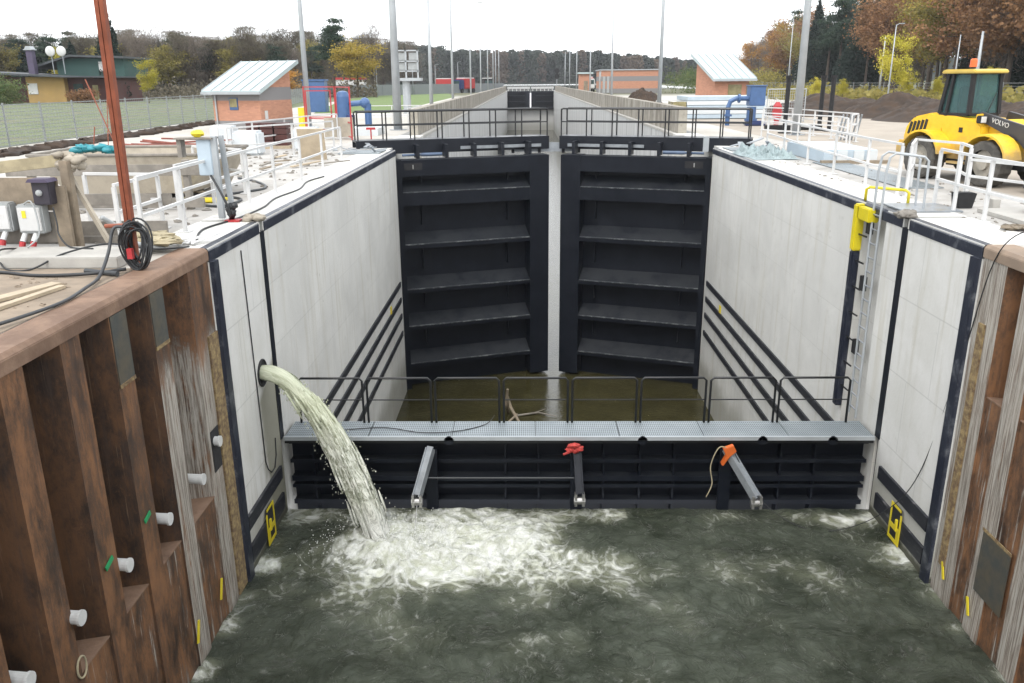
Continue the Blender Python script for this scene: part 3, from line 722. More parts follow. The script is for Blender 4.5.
m = MB(); m.box((-5.94, 15.29, -4.44), (5.93, 15.335, -4.36)); m.build('edge_plate', 'galvpole', t)
for k in range(7):
    x0 = -5.93 + k*1.695
    m = MB(); m.box((x0, 15.34, -4.40), (x0+1.68, 16.12, -4.37)); m.build('grating_panel', 'grating', t)
for x in (-4.9, -2.6, 1.3, 3.7, 5.1):
    m = MB(); m.disc((x, 15.31, -4.45), (0, -1, 0), .10, 14); m.prism([(x+.10*math.cos(a), -4.45+.10*math.sin(a)) for a in np.linspace(0, PI, 9)], 15.29, 15.32, 'y'); m.build('lifting_lug', 'black', t)
for k in range(8):
    x0 = -5.78 + k*1.425; x1 = x0+1.33; m = MB()
    z1 = -3.38; z0 = -4.38; y = 16.06
    if k == 7: x1 = 5.62
    m.tube([(x0, y, z0), (x0, y, z1-.06), (x0+.06, y, z1), (x1-.06, y, z1), (x1, y, z1-.06), (x1, y, z0)], .024, 8)
    o = m.build('rail_hoop', 'blackrail', t, smooth=True)
    m = MB(); m.tube([(x0, y, -3.86), (x1, y, -3.86)], .014, 6); m.build('mid_bar', 'blackrail', o)
def arm(xt, xb, lab, mat='galv', slot=True, len_y=1.15):
    t = thing('hinged_arm', (xt, 15.3, -4.7), lab, 'bracket', 'hinged arms on the bulkhead')
    p = Vector((xt, 15.30, -4.62)); q = Vector((xb, 15.3-len_y, -5.42))
    d = (q-p).normalized(); sx = d.cross(Vector((0, 0, 1))).normalized()*.07
    for k in (-1, 1): m = MB(); m.bar(p+sx*k, q+sx*k, .02, .15); m.build('side_plate', mat, t)
    m = MB(); m.bar(p+Vector((0, 0, .05)), q+Vector((0, 0, .05)), .14, .02); m.build('top_plate', mat, t)
    m = MB(); m.box((q.x-.10, q.y-.07, q.z-.20), (q.x-.05, q.y+.07, q.z+.06)); m.box((q.x+.05, q.y-.07, q.z-.20), (q.x+.10, q.y+.07, q.z+.06)); m.build('fork', 'brass', t)
    m = MB(); m.tube([(q.x-.11, q.y, q.z-.10), (q.x+.11, q.y, q.z-.10)], .075, 14); m.build('roller', 'brass', t)
    m = MB(); m.box((xt-.12, 15.30, -6.05), (xt+.12, 15.38, -4.66)); m.build('mounting_plate', 'gate', t)
    return q
qa = arm(-2.98, -3.22, 'grey hinged arm with roller on the black bulkhead, nearest the water jet, no orange strap', 'galv', len_y=.55)
qb = arm(-.02, .02, 'short dark hinged arm with roller and red strap at the middle of the bulkhead', 'black', len_y=.5)
qc = arm(3.0, 3.50, 'pale hinged arm swung out with an orange clamp on the right of the bulkhead', 'galv', len_y=.6)
m = MB(); m.tube([(-3.1, 15.05, -5.15), (.0, 15.05, -5.15)], .016, 8); tag(m.build('connecting_rod', 'hose'), 'thin steel rod between the left and middle arms of the bulkhead', 'rod')
m = MB(); m.tube([(-3.22, qa.y, qa.z-.1), (-3.22, 14.0, -6.1)], .008, 6); tag(m.build('steel_wire', 'brass'), 'thin steel wire hanging from the left arm into the foam', 'wire')
m = MB(); rr = random.Random(3)
for k in range(9): a = rr.random()*6; m.ball((-.08+.10*math.cos(a), 15.18+.03*rr.random(), -4.56+.06*math.sin(a)), .06, 8, 5, (1.6, 1, .7), .3, k)
m.tube([(-.05, 15.2, -4.6), (-.3, 15.15, -4.68)], .025, 6); tag(m.build('strap_bundle', 'redstrap'), 'bundled red strap tied on top of the middle bulkhead arm', 'strap')
m = MB(); m.prism([(2.88, -4.55), (3.08, -4.47), (3.15, -4.6), (3.02, -4.72), (2.90, -4.92), (2.86, -4.88), (2.95, -4.7)], 15.1, 15.22, 'y'); tag(m.build('load_hook', 'orange', bevel=.01), 'orange lifting clamp on the right bulkhead arm', 'clamp')
def rope(name, pts, r, lab, cat='cable', mat='cable', n=10, group=None):
    P = [Vector(p) for p in pts]; Q = []
    for i in range(len(P)-1):
        p0 = P[max(i-1, 0)]; p1 = P[i]; p2 = P[i+1]; p3 = P[min(i+2, len(P)-1)]
        for k in range(n):
            u = k/n
            Q.append(.5*((2*p1)+(-p0+p2)*u+(2*p0-5*p1+4*p2-p3)*u*u+(-p0+3*p1-3*p2+p3)*u**3))
    Q.append(P[-1]); m = MB(); m.tube(Q, r, 6); o = m.build(name, mat, smooth=True); return tag(o, lab, cat, group)
rope('rope', [(3.05, 15.15, -4.6), (2.8, 15.1, -4.5), (2.65, 15.1, -4.9), (2.7, 15.1, -5.3), (2.6, 15.1, -5.6)], .012, 'frayed thin rope hanging from the orange clamp', 'rope', 'sandbag')
rope('mooring_wire', [(3.1, 15.2, -4.6), (3.6, 14.9, -5.5), (4.3, 14.6, -5.95), (5.0, 14.4, -5.95), (5.6, 13.9, -5.3), (5.97, 13.5, -4.3), (6.0, 12.8, -2.0), (5.98, 12.2, -.0), (6.3, 11.6, .5)], .009, 'thin black wire running from the right arm up the right wall', 'wire')
rope('deck_cable', [(-4.9, 15.6, -4.35), (-4.0, 15.75, -4.35), (-3.2, 15.5, -4.35), (-2.5, 15.55, -4.35), (-1.9, 15.9, -4.35), (-1.7, 16.05, -4.2)], .01, 'thin dark cable lying on the grating walkway', 'cable')

# ------------------------------------------------------------------ the jet of water
rj = random.Random(11)
N = 60; n = 26; vx, vy = 2.52, -.42
V = []; UV = []
def jet(tt): return Vector((-6.02+vx*tt, 14.56+vy*tt, -2.72+.25*tt-4.95*tt*tt))
T_ = .86
vs = []; fs = []
for i in range(N+1):
    tt = T_*i/N; c = jet(tt); d = (jet(tt+.01)-jet(tt-.01)).normalized(); sx = d.cross(Vector((0, 1, 0))).normalized(); sy = sx.cross(d)
    r0 = .150 + .02*(i/N) + .11*(i/N)**2.5
    for k in range(n):
        a = 2*PI*k/n; nz = mn.fractal(Vector((math.cos(a)*2.2, math.sin(a)*2.2, tt*5)), .8, 2.1, 4)
        rr = r0*(1 + nz*(.10+.62*(i/N)))
        vs.append(c + (sx*math.cos(a)*(.95) + sy*math.sin(a)*1.05)*rr)
for i in range(N):
    for k in range(n): fs.append((i*n+k, i*n+(k+1) % n, (i+1)*n+(k+1) % n, (i+1)*n+k))
m = MB(); m.add(vs, fs)
for s_ in range(150):       # ragged strands peeling off the sheet
    t0 = .25+rj.random()*.5; ln = .04+rj.random()*.10; a = rj.random()*2*PI; pts = []; rad = []
    side = .15+.14*rj.random()
    for q in range(6):
        tt = min(t0+ln*q/5, T_); c = jet(tt); pts.append(c+Vector((math.cos(a)*side*(.7+tt*.7), math.sin(a)*side, -.02*q))); rad.append(.024*math.sin(PI*(q+.6)/6.2)+.004)
    m.tube(pts, rad, 5)
for s_ in range(1500):
    tt = .2+rj.random()*.65; tt = min(tt, T_); c = jet(tt); a = rj.random()*2*PI; rr = (.14+.30*rj.random()**2)*(.4+tt*1.1)
    m.ball(c+Vector((math.cos(a)*rr, math.sin(a)*rr, rj.uniform(-.12, .02))), rj.uniform(.003, .012), 5, 4, (1, 1, 2.2))
o = m.build('water_jet', 'jet', smooth=True); me = o.data
uvl = me.uv_layers.new(name='UVMap')
for l in me.loops:
    co = me.vertices[l.vertex_index].co; uvl.data[l.index].uv = (co.y*1.1+co.x*.3, co.z*.35)
tag(o, 'stream of murky water pouring from the pipe in the left lock wall', 'water jet', kind='stuff')
m = MB()
for s_ in range(2200):
    a = rj.random()*2*PI; r = abs(rj.gauss(.5, .5)); x = IMP[0]+r*math.cos(a)*1.2+rj.random()*.9; y = IMP[1]+r*math.sin(a)*.8
    if y > 15.2 or x < -5.9: continue
    m.ball((x, y, -5.93+abs(rj.gauss(0, .12))*math.exp(-r*.7)), rj.uniform(.003, .013), 5, 4)
tag(m.build('spray', 'spray', smooth=True), 'fine white spray over the foam where the jet lands', 'spray', kind='stuff')
# driftwood in chamber
m = MB(); m.tube([(-1.75, 29.6, -9.7), (-1.82, 29.1, -9.2), (-1.75, 28.9, -8.5)], [.06, .07, .05], 6)
m.tube([(-1.3, 28.6, -9.75), (-1.65, 29.1, -9.3), (-1.75, 29.2, -8.9)], [.05, .06, .03], 6); m.tube([(-1.9, 28.3, -9.75), (-1.4, 28.9, -9.5)], .04, 6)
tag(m.build('driftwood', 'wood'), 'broken brown branches standing in the olive water behind the walkway', 'driftwood')
m = MB(); m.tube([(-1.4, 29.3, -9.72), (-.6, 29.5, -9.68), (.1, 29.2, -9.72)], [.04, .03, .015], 6); m.tube([(-.9, 29.4, -9.7), (-.3, 29.9, -9.7)], [.02, .01], 5)
tag(m.build('floating_branch', 'woodgrey'), 'long thin branch floating beside the gap of the gate', 'branch')

# ------------------------------------------------------------------ right wall ladder and pipe
t = thing('ladder', (5.95, 16.6, -4.4), 'galvanised steel ladder standing in the right lock wall above the walkway', 'ladder')
for y in (16.42, 16.78):
    m = MB(); m.tube([(5.90, y-.15, -4.37), (5.96, y, -.1)], .024, 8)
    m.build('stile', 'galvpole', t)
    m = MB(); m.tube([(5.96, y, -.1), (5.98, y+.03, .75), (6.02, y+.04, 1.0), (6.12, y+.02, 1.08), (6.62, y-.1, 1.02), (6.70, y-.12, .94), (6.72, y-.12, .02)], .024, 8); m.build('grab_rail', 'galvpole', t)
for k in range(15):
    z = -4.2+k*.29; f = (z+4.37)/4.27; x = 5.90+.06*f; dy = -.15*(1-f)
    m = MB(); m.tube([(x, 16.42+dy, z), (x, 16.78+dy, z)], .016, 6); m.build('rung', 'galv', t)
t = thing('guide_pipe', (5.9, 17.4, -4.5), 'vertical dark guide pipe with a yellow painted top beside the ladder', 'pipe')
m = MB(); m.box((5.84, 17.3, -4.5), (6.02, 17.48, -1.0)); m.build('lower_pipe', 'coping', t, bevel=.03)
m = MB(); m.box((5.83, 17.29, -1.0), (6.03, 17.49, -.02)); m.build('upper_pipe', 'yellow', t, bevel=.03)
m = MB(); m.box((5.86, 16.75, -.32), (6.08, 17.49, -.05)); m.build('yellow_lintel', 'yellow', t, bevel=.02)
m = MB()
for k in range(7): z = -4.0+k*.56; m.tube([(5.95, 16.95, z), (5.93, 17.32, z)], .02, 6)
m.build('bracket', 'blackrail', t)
m = MB(); m.box((6.02, 17.0, -.6), (6.1, 17.2, -.3)); m.box((6.02, 17.0, -1.8), (6.1, 17.2, -1.5)); m.box((6.02, 17.0, -3.2), (6.1, 17.2, -2.9)); m.build('wall_clamp', 'seat', t)
m = MB(); m.tube([(6.1, 17.6, .02), (6.1, 17.6, .25), (6.15, 17.55, .3), (6.65, 17.0, .3), (6.7, 16.95, .25), (6.7, 16.95, .02)], .03, 8)
tag(m.build('yellow_hoop', 'yellow', smooth=True), 'low yellow steel hoop on the coping behind the ladder', 'hoop')
m = MB(); m.box((6.2, 15.9, .014), (7.3, 17.0, .045)); tag(m.build('hatch_cover', 'galv', bevel=.008), 'flat grey metal hatch beside the ladder top', 'hatch')
for x, y, lab in ((6.05, 15.38, 'lump of rope and rags at the slot top on the right coping'), (-6.1, 15.38, 'muddy rag heap at the slot top on the left coping')):
    m = MB()
    for k in range(9): m.ball((x+R.uniform(-.15, .15), y+R.uniform(-.12, .12), .05+R.uniform(0, .05)), .09, 8, 5, (1.3, 1, .6), .35, k)
    tag(m.build('rag_heap', 'canvas' if x < 0 else 'woodgrey', smooth=True), lab, 'rags')

# ------------------------------------------------------------------ railings
def railing(bases, h, lab, group=None, mat='white', w=.048, mid=(.52,), toe=False, name='railing'):
    bases = [Vector((b[0], b[1], b[2] if len(b) > 2 else .01)) for b in bases]
    t = thing(name, bases[0], lab, 'railing', group)
    for b in bases:
        m = MB(); m.box((b.x-w*.6, b.y-w*.6, b.z), (b.x+w*.6, b.y+w*.6, b.z+h-.03)); m.box((b.x-.1, b.y-.1, b.z), (b.x+.1, b.y+.1, b.z+.015)); m.build('post', mat, t)
    for z, nm in [(h, 'top_rail')] + [(q, 'mid_rail') for q in mid]:
        m = MB()
        for a, b in zip(bases[:-1], bases[1:]): m.bar(a+Vector((0, 0, z)), b+Vector((0, 0, z)), w, w)
        m.build(nm, mat, t)
    return t
railing([(-6.95, 12.6), (-6.95, 14.2), (-6.95, 15.9), (-6.95, 17.7), (-6.95, 19.6), (-6.95, 22.0), (-6.95, 24.4), (-6.95, 27.0)], 1.1, 'long white railing along the left coping, from the coiled cables to the gate', None)
railing([(-7.5, 13.0), (-7.5, 14.6), (-8.9, 14.8)], .95, 'short white railing corner behind the coiled cable on the left')
railing([(-7.6, 15.6), (-7.6, 17.4), (-7.6, 19.4), (-9.2, 20.6)], 1.0, 'white railing stub around the grey electric cabinet')
railing([(-11.6, 29.0), (-11.2, 31.5), (-10.7, 34.0), (-10.4, 36.6), (-9.6, 38.6)], 1.1, 'white railing in front of the left brick hut')
railing([(-10.6, 27.0), (-9.2, 29.6), (-8.2, 31.5)], 1.1, 'white railing beside the leaning plywood board')
railing([(-10.5, 52), (-9.2, 52), (-7.4, 52), (-7.4, 46)], 1.1, 'white railing around the pit behind the left gate')
railing([(8.0, 32.0), (7.8, 29.2), (7.45, 25.6), (7.25, 22.8), (7.1, 20.2), (7.05, 18.3)], 1.1, 'long white railing on the right coping beside the blue tarpaulin')
railing([(7.2, 18.2), (8.0, 19.8), (8.4, 18.5), (8.1, 17.5)], 1.1, 'white railing corner behind the ladder on the right')
railing([(7.25, 17.0), (7.15, 16.0), (7.1, 14.8), (7.1, 13.1)], 1.1, 'nearest white railing on the right, in front of the loader wheels')
railing([(8.1, 17.45), (8.6, 16.0), (9.0, 14.6)], .85, 'lower white railing piece behind the black bucket')
railing([(10.9, 43.3), (11.7, 41.2), (11.9, 38.6), (12.0, 36.6), (12.3, 34.6), (11.6, 33.4)], 1.1, 'white railing farther back by the three black posts', mid=(.35, .7))
railing([(9.3, 37.6), (10.2, 35.4), (11.1, 33.4), (10.8, 31.6)], 1.05, 'white railing around the light pole pit on the right', mid=(.35, .7))
railing([(13.2, 60), (11.6, 60), (9.6, 60), (8.0, 60)], 1.1, 'white railing in front of the pale stack far right')

# ------------------------------------------------------------------ poles
def pole(x, y, h, r, lab, arm=None, grp='lighting poles along the lock', box=False):
    t = thing('light_pole', (x, y, 0), lab, 'light pole', grp)
    m = MB(); m.tube([(x, y, 0), (x, y, h*.5), (x, y, h)], [r, r*.78, r*.5], 10); m.build('shaft', 'galvpole', t, smooth=True)
    m = MB(); m.tube([(x, y, 0), (x, y, .04)], r*2, 8); m.build('base_plate', 'galv', t)
    if arm is not None:
        m = MB(); m.tube([(x, y, h-.05), (x+arm*.6, y, h+.1), (x+arm, y, h+.1)], r*.4, 6); m.build('arm', 'galvpole', t)
        m = MB(); m.box((x+min(arm, arm*1.6), y-.14, h+.05), (x+max(arm, arm*1.6), y+.14, h+.16)); m.build('lamp_head', 'boxgrey', t, bevel=.03)
    if box:
        m = MB(); m.tube([(x, y, 6.1), (x, y, 6.4)], r*1.5, 8); m.build('bracket', 'galv', t)
    return t
pole(-7.95, 45.9, 12.5, .235, 'thickest grey pole left of the gates, beside the camera platform')
pole(-13.75, 49.8, 12.5, .17, 'tall grey pole rising beside the left brick hut', box=False)
pole(-8.1, 64, 8.9, .15, 'grey lamp pole just right of the camera platform', 1.1)
pole(-8.2, 84, 13, .13, 'grey pole left of the parked truck, third in the left row')
pole(-8.3, 113, 11.9, .12, 'grey lamp pole in front of the parked truck', 1.1)
pole(-8.3, 138, 10, .12, 'grey pole at the right end of the parked truck')
pole(-8.2, 161, 11.9, .12, 'grey lamp pole behind the parked truck, left row', 1.1)
pole(-8.2, 187, 12, .12, 'grey pole in the far left row, third from its end')
pole(-8.3, 205, 11, .12, 'grey pole in the far left row, second from its end')
pole(-8.2, 226, 12, .13, 'grey lamp pole at the far end of the left row, with twin head', 1.2)
pole(11.35, 39.3, 12.5, .20, 'big grey pole on the right yard beside the three black posts')
pole(8.2, 60, 12.5, .15, 'grey pole behind the right parapet, left of the right hut')
pole(8.2, 94, 11.0, .14, 'grey pole at the left end of the long brick building')
pole(8.2, 126, 10, .12, 'grey pole beside the small brick kiosk', -1.1)
pole(8.2, 160, 12, .12, 'grey lamp pole left of the brick kiosk', -1.2)
pole(8.2, 186, 12, .12, 'grey pole in the far right row, nearest the traffic light', -1.2)
pole(8.2, 208, 9, .12, 'grey pole at the far end of the right row')
pole(36.4, 90, 7.6, .09, 'grey lamp post in front of the autumn wood, tall with short head', .5, 'poles by the wood')
pole(32.0, 110, 9.6, .08, 'slim grey pole near the orange tree', None, 'poles by the wood')
pole(43.0, 90, 6.6, .09, 'white leaning survey pole left of the loader beacon', None, 'poles by the wood')
pole(45.2, 90, 6.9, .22, 'thick white tapering pole behind the loader cab', None, 'poles by the wood')
pole(39.5, 100, 7.0, .13, 'grey pole between the yellow tree and the loader', None, 'poles by the wood')
for i, (x, y, h) in enumerate(((-27, 150, 5), (-30, 165, 5), (-24, 175, 6), (-21, 190, 6), (-18, 215, 7))):
    pole(x, y, h, .07, ['short lamp post beyond the lawn, leftmost', 'short lamp post beyond the lawn, second from left', 'short lamp post beyond the lawn, middle', 'short lamp post beyond the lawn, fourth from left', 'short lamp post beyond the lawn, nearest the far poles'][i], .5, 'short lamp posts beyond the lawn')

# camera / speaker platform
t = thing('signal_platform', (-10.7, 70, 0), 'grey steel frame platform with boxes on a single post above the lawn', 'platform')
m = MB(); m.tube([(-10.75, 70, 0), (-10.75, 70, 2.7)], .32, 10); m.build('post', 'galvpole', t)
m = MB(); m.box((-11.75, 69.4, 2.55), (-9.5, 70.8, 2.78)); m.build('deck', 'galvpole', t)
for x in (-11.6, -10.65, -9.7): m = MB(); m.box((x-.06, 69.4, 2.78), (x+.06, 69.55, 4.9)); m.build('frame_post', 'galvpole', t)
for z in (3.3, 4.05, 4.85): m = MB(); m.box((-11.65, 69.4, z-.05), (-9.6, 69.5, z+.05)); m.build('cross_bar', 'galvpole', t)
for x, z in ((-11.45, 3.4), (-10.5, 3.4), (-11.3, 4.15), (-10.4, 4.15)): m = MB(); m.box((x, 69.55, z), (x+.7, 69.9, z+.55)); m.build('equipment_box', 'boxgrey', t)
# traffic signal
t = thing('traffic_signal', (6.5, 215, 0), 'black two-lamp signal head on a post at the far end of the lock', 'signal')
m = MB(); m.tube([(6.5, 215, 0), (6.5, 215, 3)], .1, 8); m.build('post', 'galvpole', t)
for z in (2.9, 4.2): m = MB(); m.tube([(6.5, 214.8, z+.6), (6.5, 215.1, z+.6)], .62, 16); m.build('lamp_disc', 'seat', t)
m = MB(); m.box((6.2, 215.15, 2.9), (6.8, 215.25, 5.4)); m.build('back_plate', 'seat', t)

# ------------------------------------------------------------------ huts and buildings
def hut(x, y, rz, mir, wd, dp, z1, z2, matn, lab, window):
    t = thing('brick_hut', (x, y, 0), lab, 'hut', None, rz)   # origin = front corner nearest the lock; local x away from lock
    s = mir
    m = MB(); a, b = (0, s*wd) if s > 0 else (s*wd, 0)
    m.prism([(0, 0), (dp, 0), (dp, z2-.22), (0, z1-.15)], a, b, 'x'); m.build('wall', matn, t, local=True)
    ov = .4; sl = (z2-z1)/dp
    m = MB(); m.prism([(-ov, z1-sl*ov-.05), (-ov, z1-sl*ov+.12), (dp+ov, z2+sl*ov*.4+.12), (dp+ov, z2+sl*ov*.4-.05)], a-ov, b+ov, 'x'); rf = m.build('roof', 'roofzinc', t, local=True)
    for k in range(7):
        xx = a-ov+.02+(b-a+2*ov-.04)*k/6; m = MB()
        m.bar((xx, -ov, z1-sl*ov+.14), (xx, dp+ov, z2+sl*ov*.4+.14), .035, .05); m.build('roof_seam', 'galvpole', rf, local=True)
    m = MB(); m.box((a-ov, -ov-.08, z1-sl*ov-.08), (b+ov, -ov, z1-sl*ov+.06)); m.build('gutter', 'galvpole', t, local=True)
    if window:
        wn = MB(); wn.box((s*wd*.46, -.04, 1.05), (s*wd*.64, .02, 1.7)); f = wn.build('window', 'blue', t, local=True)
        m = MB(); m.box((min(s*wd*.475, s*wd*.625), -.06, 1.2), (max(s*wd*.475, s*wd*.625), -.041, 1.66)); m.build('pane', 'winyel', f, local=True)
        m = MB(); m.tube([(s*(wd-.25), -.08, 0), (s*(wd-.25), -.08, z1-.3)], .05, 8); m.build('downpipe', 'galvpole', t, local=True)
        m = MB(); m.box((-.0 if s < 0 else -.02, .35, .55), (.03, .6, 1.0)); m.build('meter_box', 'white', t, local=True)
    else:
        m = MB(); m.box((s*1.1, -.03, .1), (s*2.2, .05, 2.1)); m.build('doorway', 'winyel', t, local=True)
        m = MB(); m.box((s*2.6, -.03, .1), (s*3.2, .05, 2.1)); m.build('door', 'wood', t, local=True)
    return t
hut(-15.75, 47.3, -math.radians(20), -1, 3.2, 2.95, 2.15, 3.52, 'brickL', 'small brick hut with pale sloping metal roof and a blue window on the left', True)
hut(12.85, 64, math.radians(16), 1, 2.8, 3.0, 2.62, 4.15, 'brickR', 'small brick hut with pale sloping metal roof behind the blue gear box on the right', False)
t = thing('brick_building', (13.6, 172, 0), 'long low orange and grey brick building with flat roof, far right of the lock', 'building')
m = MB(); m.box((13.6, 170, 0), (25, 182, 4.3)); 
o = m.build('wall', 'brickB', t)
m = MB(); m.box((13.4, 169.8, 4.3), (25.2, 182.2, 4.5)); m.build('roof', 'galvpole', t)
for x in (13.9, 14.7): m = MB(); m.box((x, 169.9, .1), (x+.5, 170, 3.2)); m.build('door', 'boxgrey', t)
m = MB(); m.box((13.61, 170.5, 0), (13.58, 175, 4.2)); m.build('end_panel', 'white', t)
t = thing('brick_kiosk', (10.2, 170, 0), 'narrow brick kiosk with pale flat roof left of the long brick building', 'kiosk')
m = MB(); m.box((9.3, 170, 0), (11.6, 173, 3.7)); m.build('wall', 'brickR', t)
m = MB(); m.box((9.0, 169.6, 3.7), (12.0, 173.4, 4.0)); m.build('roof', 'roofzinc', t)
m = MB(); m.box((10.2, 169.9, .1), (11.0, 170, 2.4)); m.build('door', 'wood', t)

t = thing('house', (-68, 124, 0), 'two storey house with ochre ground floor, dark green upper floor and two satellite dishes', 'house')
m = MB(); m.box((-77.8, 125, 0), (-72.2, 134, 3.6)); m.build('ochre_wall', 'houseyel', t)
m = MB(); m.box((-85, 126, 0), (-77.8, 134, 3.6)); m.build('shed_wall', 'housered', t)
m = MB(); m.box((-72.2, 126, 0), (-65.0, 134, 3.4)); m.build('porch_wall', 'housered', t)
m = MB(); m.box((-74.5, 128, 3.6), (-64.5, 136, 6.2)); m.build('upper_wall', 'housegreen', t)
m = MB(); m.prism([(-86, 4.5), (-72, 3.75), (-64.2, 3.6), (-64.2, 3.4), (-72, 3.5), (-86, 4.2)], 123.5, 134, 'y'); m.build('lower_roof', 'bitumen', t)
m = MB(); m.prism([(-78, 5.0), (-72, 6.7), (-64, 6.4), (-64, 6.1), (-72, 6.4), (-78, 4.7)], 127, 137, 'y'); m.build('upper_roof', 'bitumen', t)
f = MB().box((-68.2, 127.9, 4.3), (-67.3, 128.05, 5.7)).build('upper_window', 'white', t)
f = MB().box((-77.6, 124.9, 1.2), (-76.2, 125.02, 2.7)).build('window', 'white', t)
f = MB().box((-71.4, 125.9, .9), (-70.0, 126, 2.6)).build('porch_window', 'glass', t)
f = MB().box((-68.6, 125.9, .2), (-67.8, 126, 2.4)).build('door', 'winyel', t)
f = MB().box((-66.4, 125.9, .9), (-65.6, 126, 2.6)).build('porch_window', 'white', t)
m = MB(); m.box((-77.4, 125.5, 4.0), (-76.5, 126.4, 7.3)); ch = m.build('chimney', 'violet', t)
m = MB(); m.box((-77.6, 125.3, 7.3), (-76.3, 126.6, 7.42)); m.prism([(-77.5, 7.42), (-76.4, 7.42), (-76.7, 7.85), (-77.2, 7.85)], 125.4, 126.5, 'y'); m.build('chimney_cap', 'galvpole', ch)
for x in (-73.5, -71.9):
    m = MB()
    for k in range(1): m.tube([(x, 124.8, 6.9), (x+.05, 124.6, 6.9)], 0.02, 4)
    m.ball((x, 125.0, 7.1), .72, 18, 8, (1, .22, 1)); o = m.build('satellite_dish', 'white', t, smooth=True)
    m = MB(); m.tube([(x, 125.2, 4.0), (x, 125.2, 6.6)], .07, 6); m.build('dish_mast', 'galv', o)

t.location.x += 3.9

# ------------------------------------------------------------------ fences
def fence(pts, h, step, lab, hbars=9, r=.03, mat='greymesh', vb=0):
    t = thing('mesh_fence', (pts[0][0], pts[0][1], 0), lab, 'fence')
    np_ = 0; mesh = MB()
    for (xa, ya), (xb, yb) in zip(pts[:-1], pts[1:]):
        L = math.hypot(xb-xa, yb-ya); n = max(1, int(L/step))
        for k in range(n):
            f = k/n; x = xa+(xb-xa)*f; y = ya+(yb-ya)*f
            m = MB(); m.box((x-.03, y-.03, 0), (x+.03, y+.03, h+.08)); m.build('post', 'greymesh', t)
        for k in range(hbars): z = .08+(h-.08)*k/(hbars-1); mesh.bar((xa, ya, z), (xb, yb, z), .014, .024 if k not in (0, hbars-1) else .04)
        if vb:
            nn = int(L/vb)
            for k in range(nn): f = k/nn; x = xa+(xb-xa)*f; y = ya+(yb-ya)*f; mesh.bar((x, y, .06), (x, y, h), .010, .010)
    mesh.build('wire_mesh', mat, t)
    return t
fence([(-22.6, 27), (-22.35, 40), (-22.9, 52), (-23.5, 62), (-26, 85), (-32, 120), (-36, 150)], 1.7, 2.5, 'grey welded mesh fence along the grass on the left', 12, vb=.25)
fence([(58, 60), (46.2, 86.6), (42, 105), (37.3, 131), (30, 150)], 1.9, 3.0, 'mesh fence in front of the autumn wood on the right', 7)
t = thing('hoarding', (-36, 150, 0), 'grey panel hoarding beyond the lawn in the distance', 'hoarding')
for k in range(12):
    xa = -36+k*2.45; ya = 150+k*5.2; m = MB(); m.bar((xa, ya, 1.0), (xa+2.4, ya+5.1, 1.0), .08, 2.0); m.build('panel', 'greyhoard', t)
m = MB(); rs = random.Random(5)
for k in range(60):
    f = k/60; x = -19.6-.02*k+rs.uniform(-.25, .25); y = 26+f*34
    m.ball((x-.6, y, .0), .45, 9, 6, (1.2, 1.1, .42), .35, k)
tag(m.build('soil_bank', 'soil', smooth=True), kind='structure')
# earth mounds
def mound(name, cx, cy, rx, ry, h, seed, lab):
    n = 60; vs = []; fs = []
    for j in range(n+1):
        for i in range(n+1):
            u = i/n*2-1; v = j/n*2-1; r = math.sqrt(u*u+v*v)
            z = h*max(0, 1-r**1.6)*(1+.35*mn.noise(Vector((u*2.5+seed, v*2.5, 0)))) + .16*mn.fractal(Vector((u*9+seed, v*9, 2)), .6, 2.1, 6)*max(0, min(1, 3-3*r))
            vs.append((cx+u*rx, cy+v*ry, z-.02))
    for j in range(n):
        for i in range(n): fs.append((j*(n+1)+i, j*(n+1)+i+1, (j+1)*(n+1)+i+1, (j+1)*(n+1)+i))
    m = MB(); m.add(vs, fs); tag(m.build(name, 'soil', smooth=True), lab, 'earth mound', 'heaps of dark earth')
mound('earth_mound', 21, 62, 6, 4.5, 1.35, 1, 'dark earth heap farthest left, behind the black posts')
mound('earth_mound', 24.0, 57.5, 4.5, 4, 1.4, 4, 'dark earth heap in the middle of the row behind the yard')
mound('earth_mound', 25.0, 52, 5, 4.5, 1.3, 9, 'rounded dark earth heap left of the loader cab')
mound('earth_mound', 28.0, 47, 5.5, 4, 1.35, 14, 'dark earth heap directly behind the loader cab')
mound('earth_mound', 31.5, 43, 6, 4, 1.6, 19, 'dark earth heap right of the loader cab')
mound('sand_mound', 11.8, 95, 2.2, 2, 1.6, 23, 'small dark sand pile in front of the long brick building')

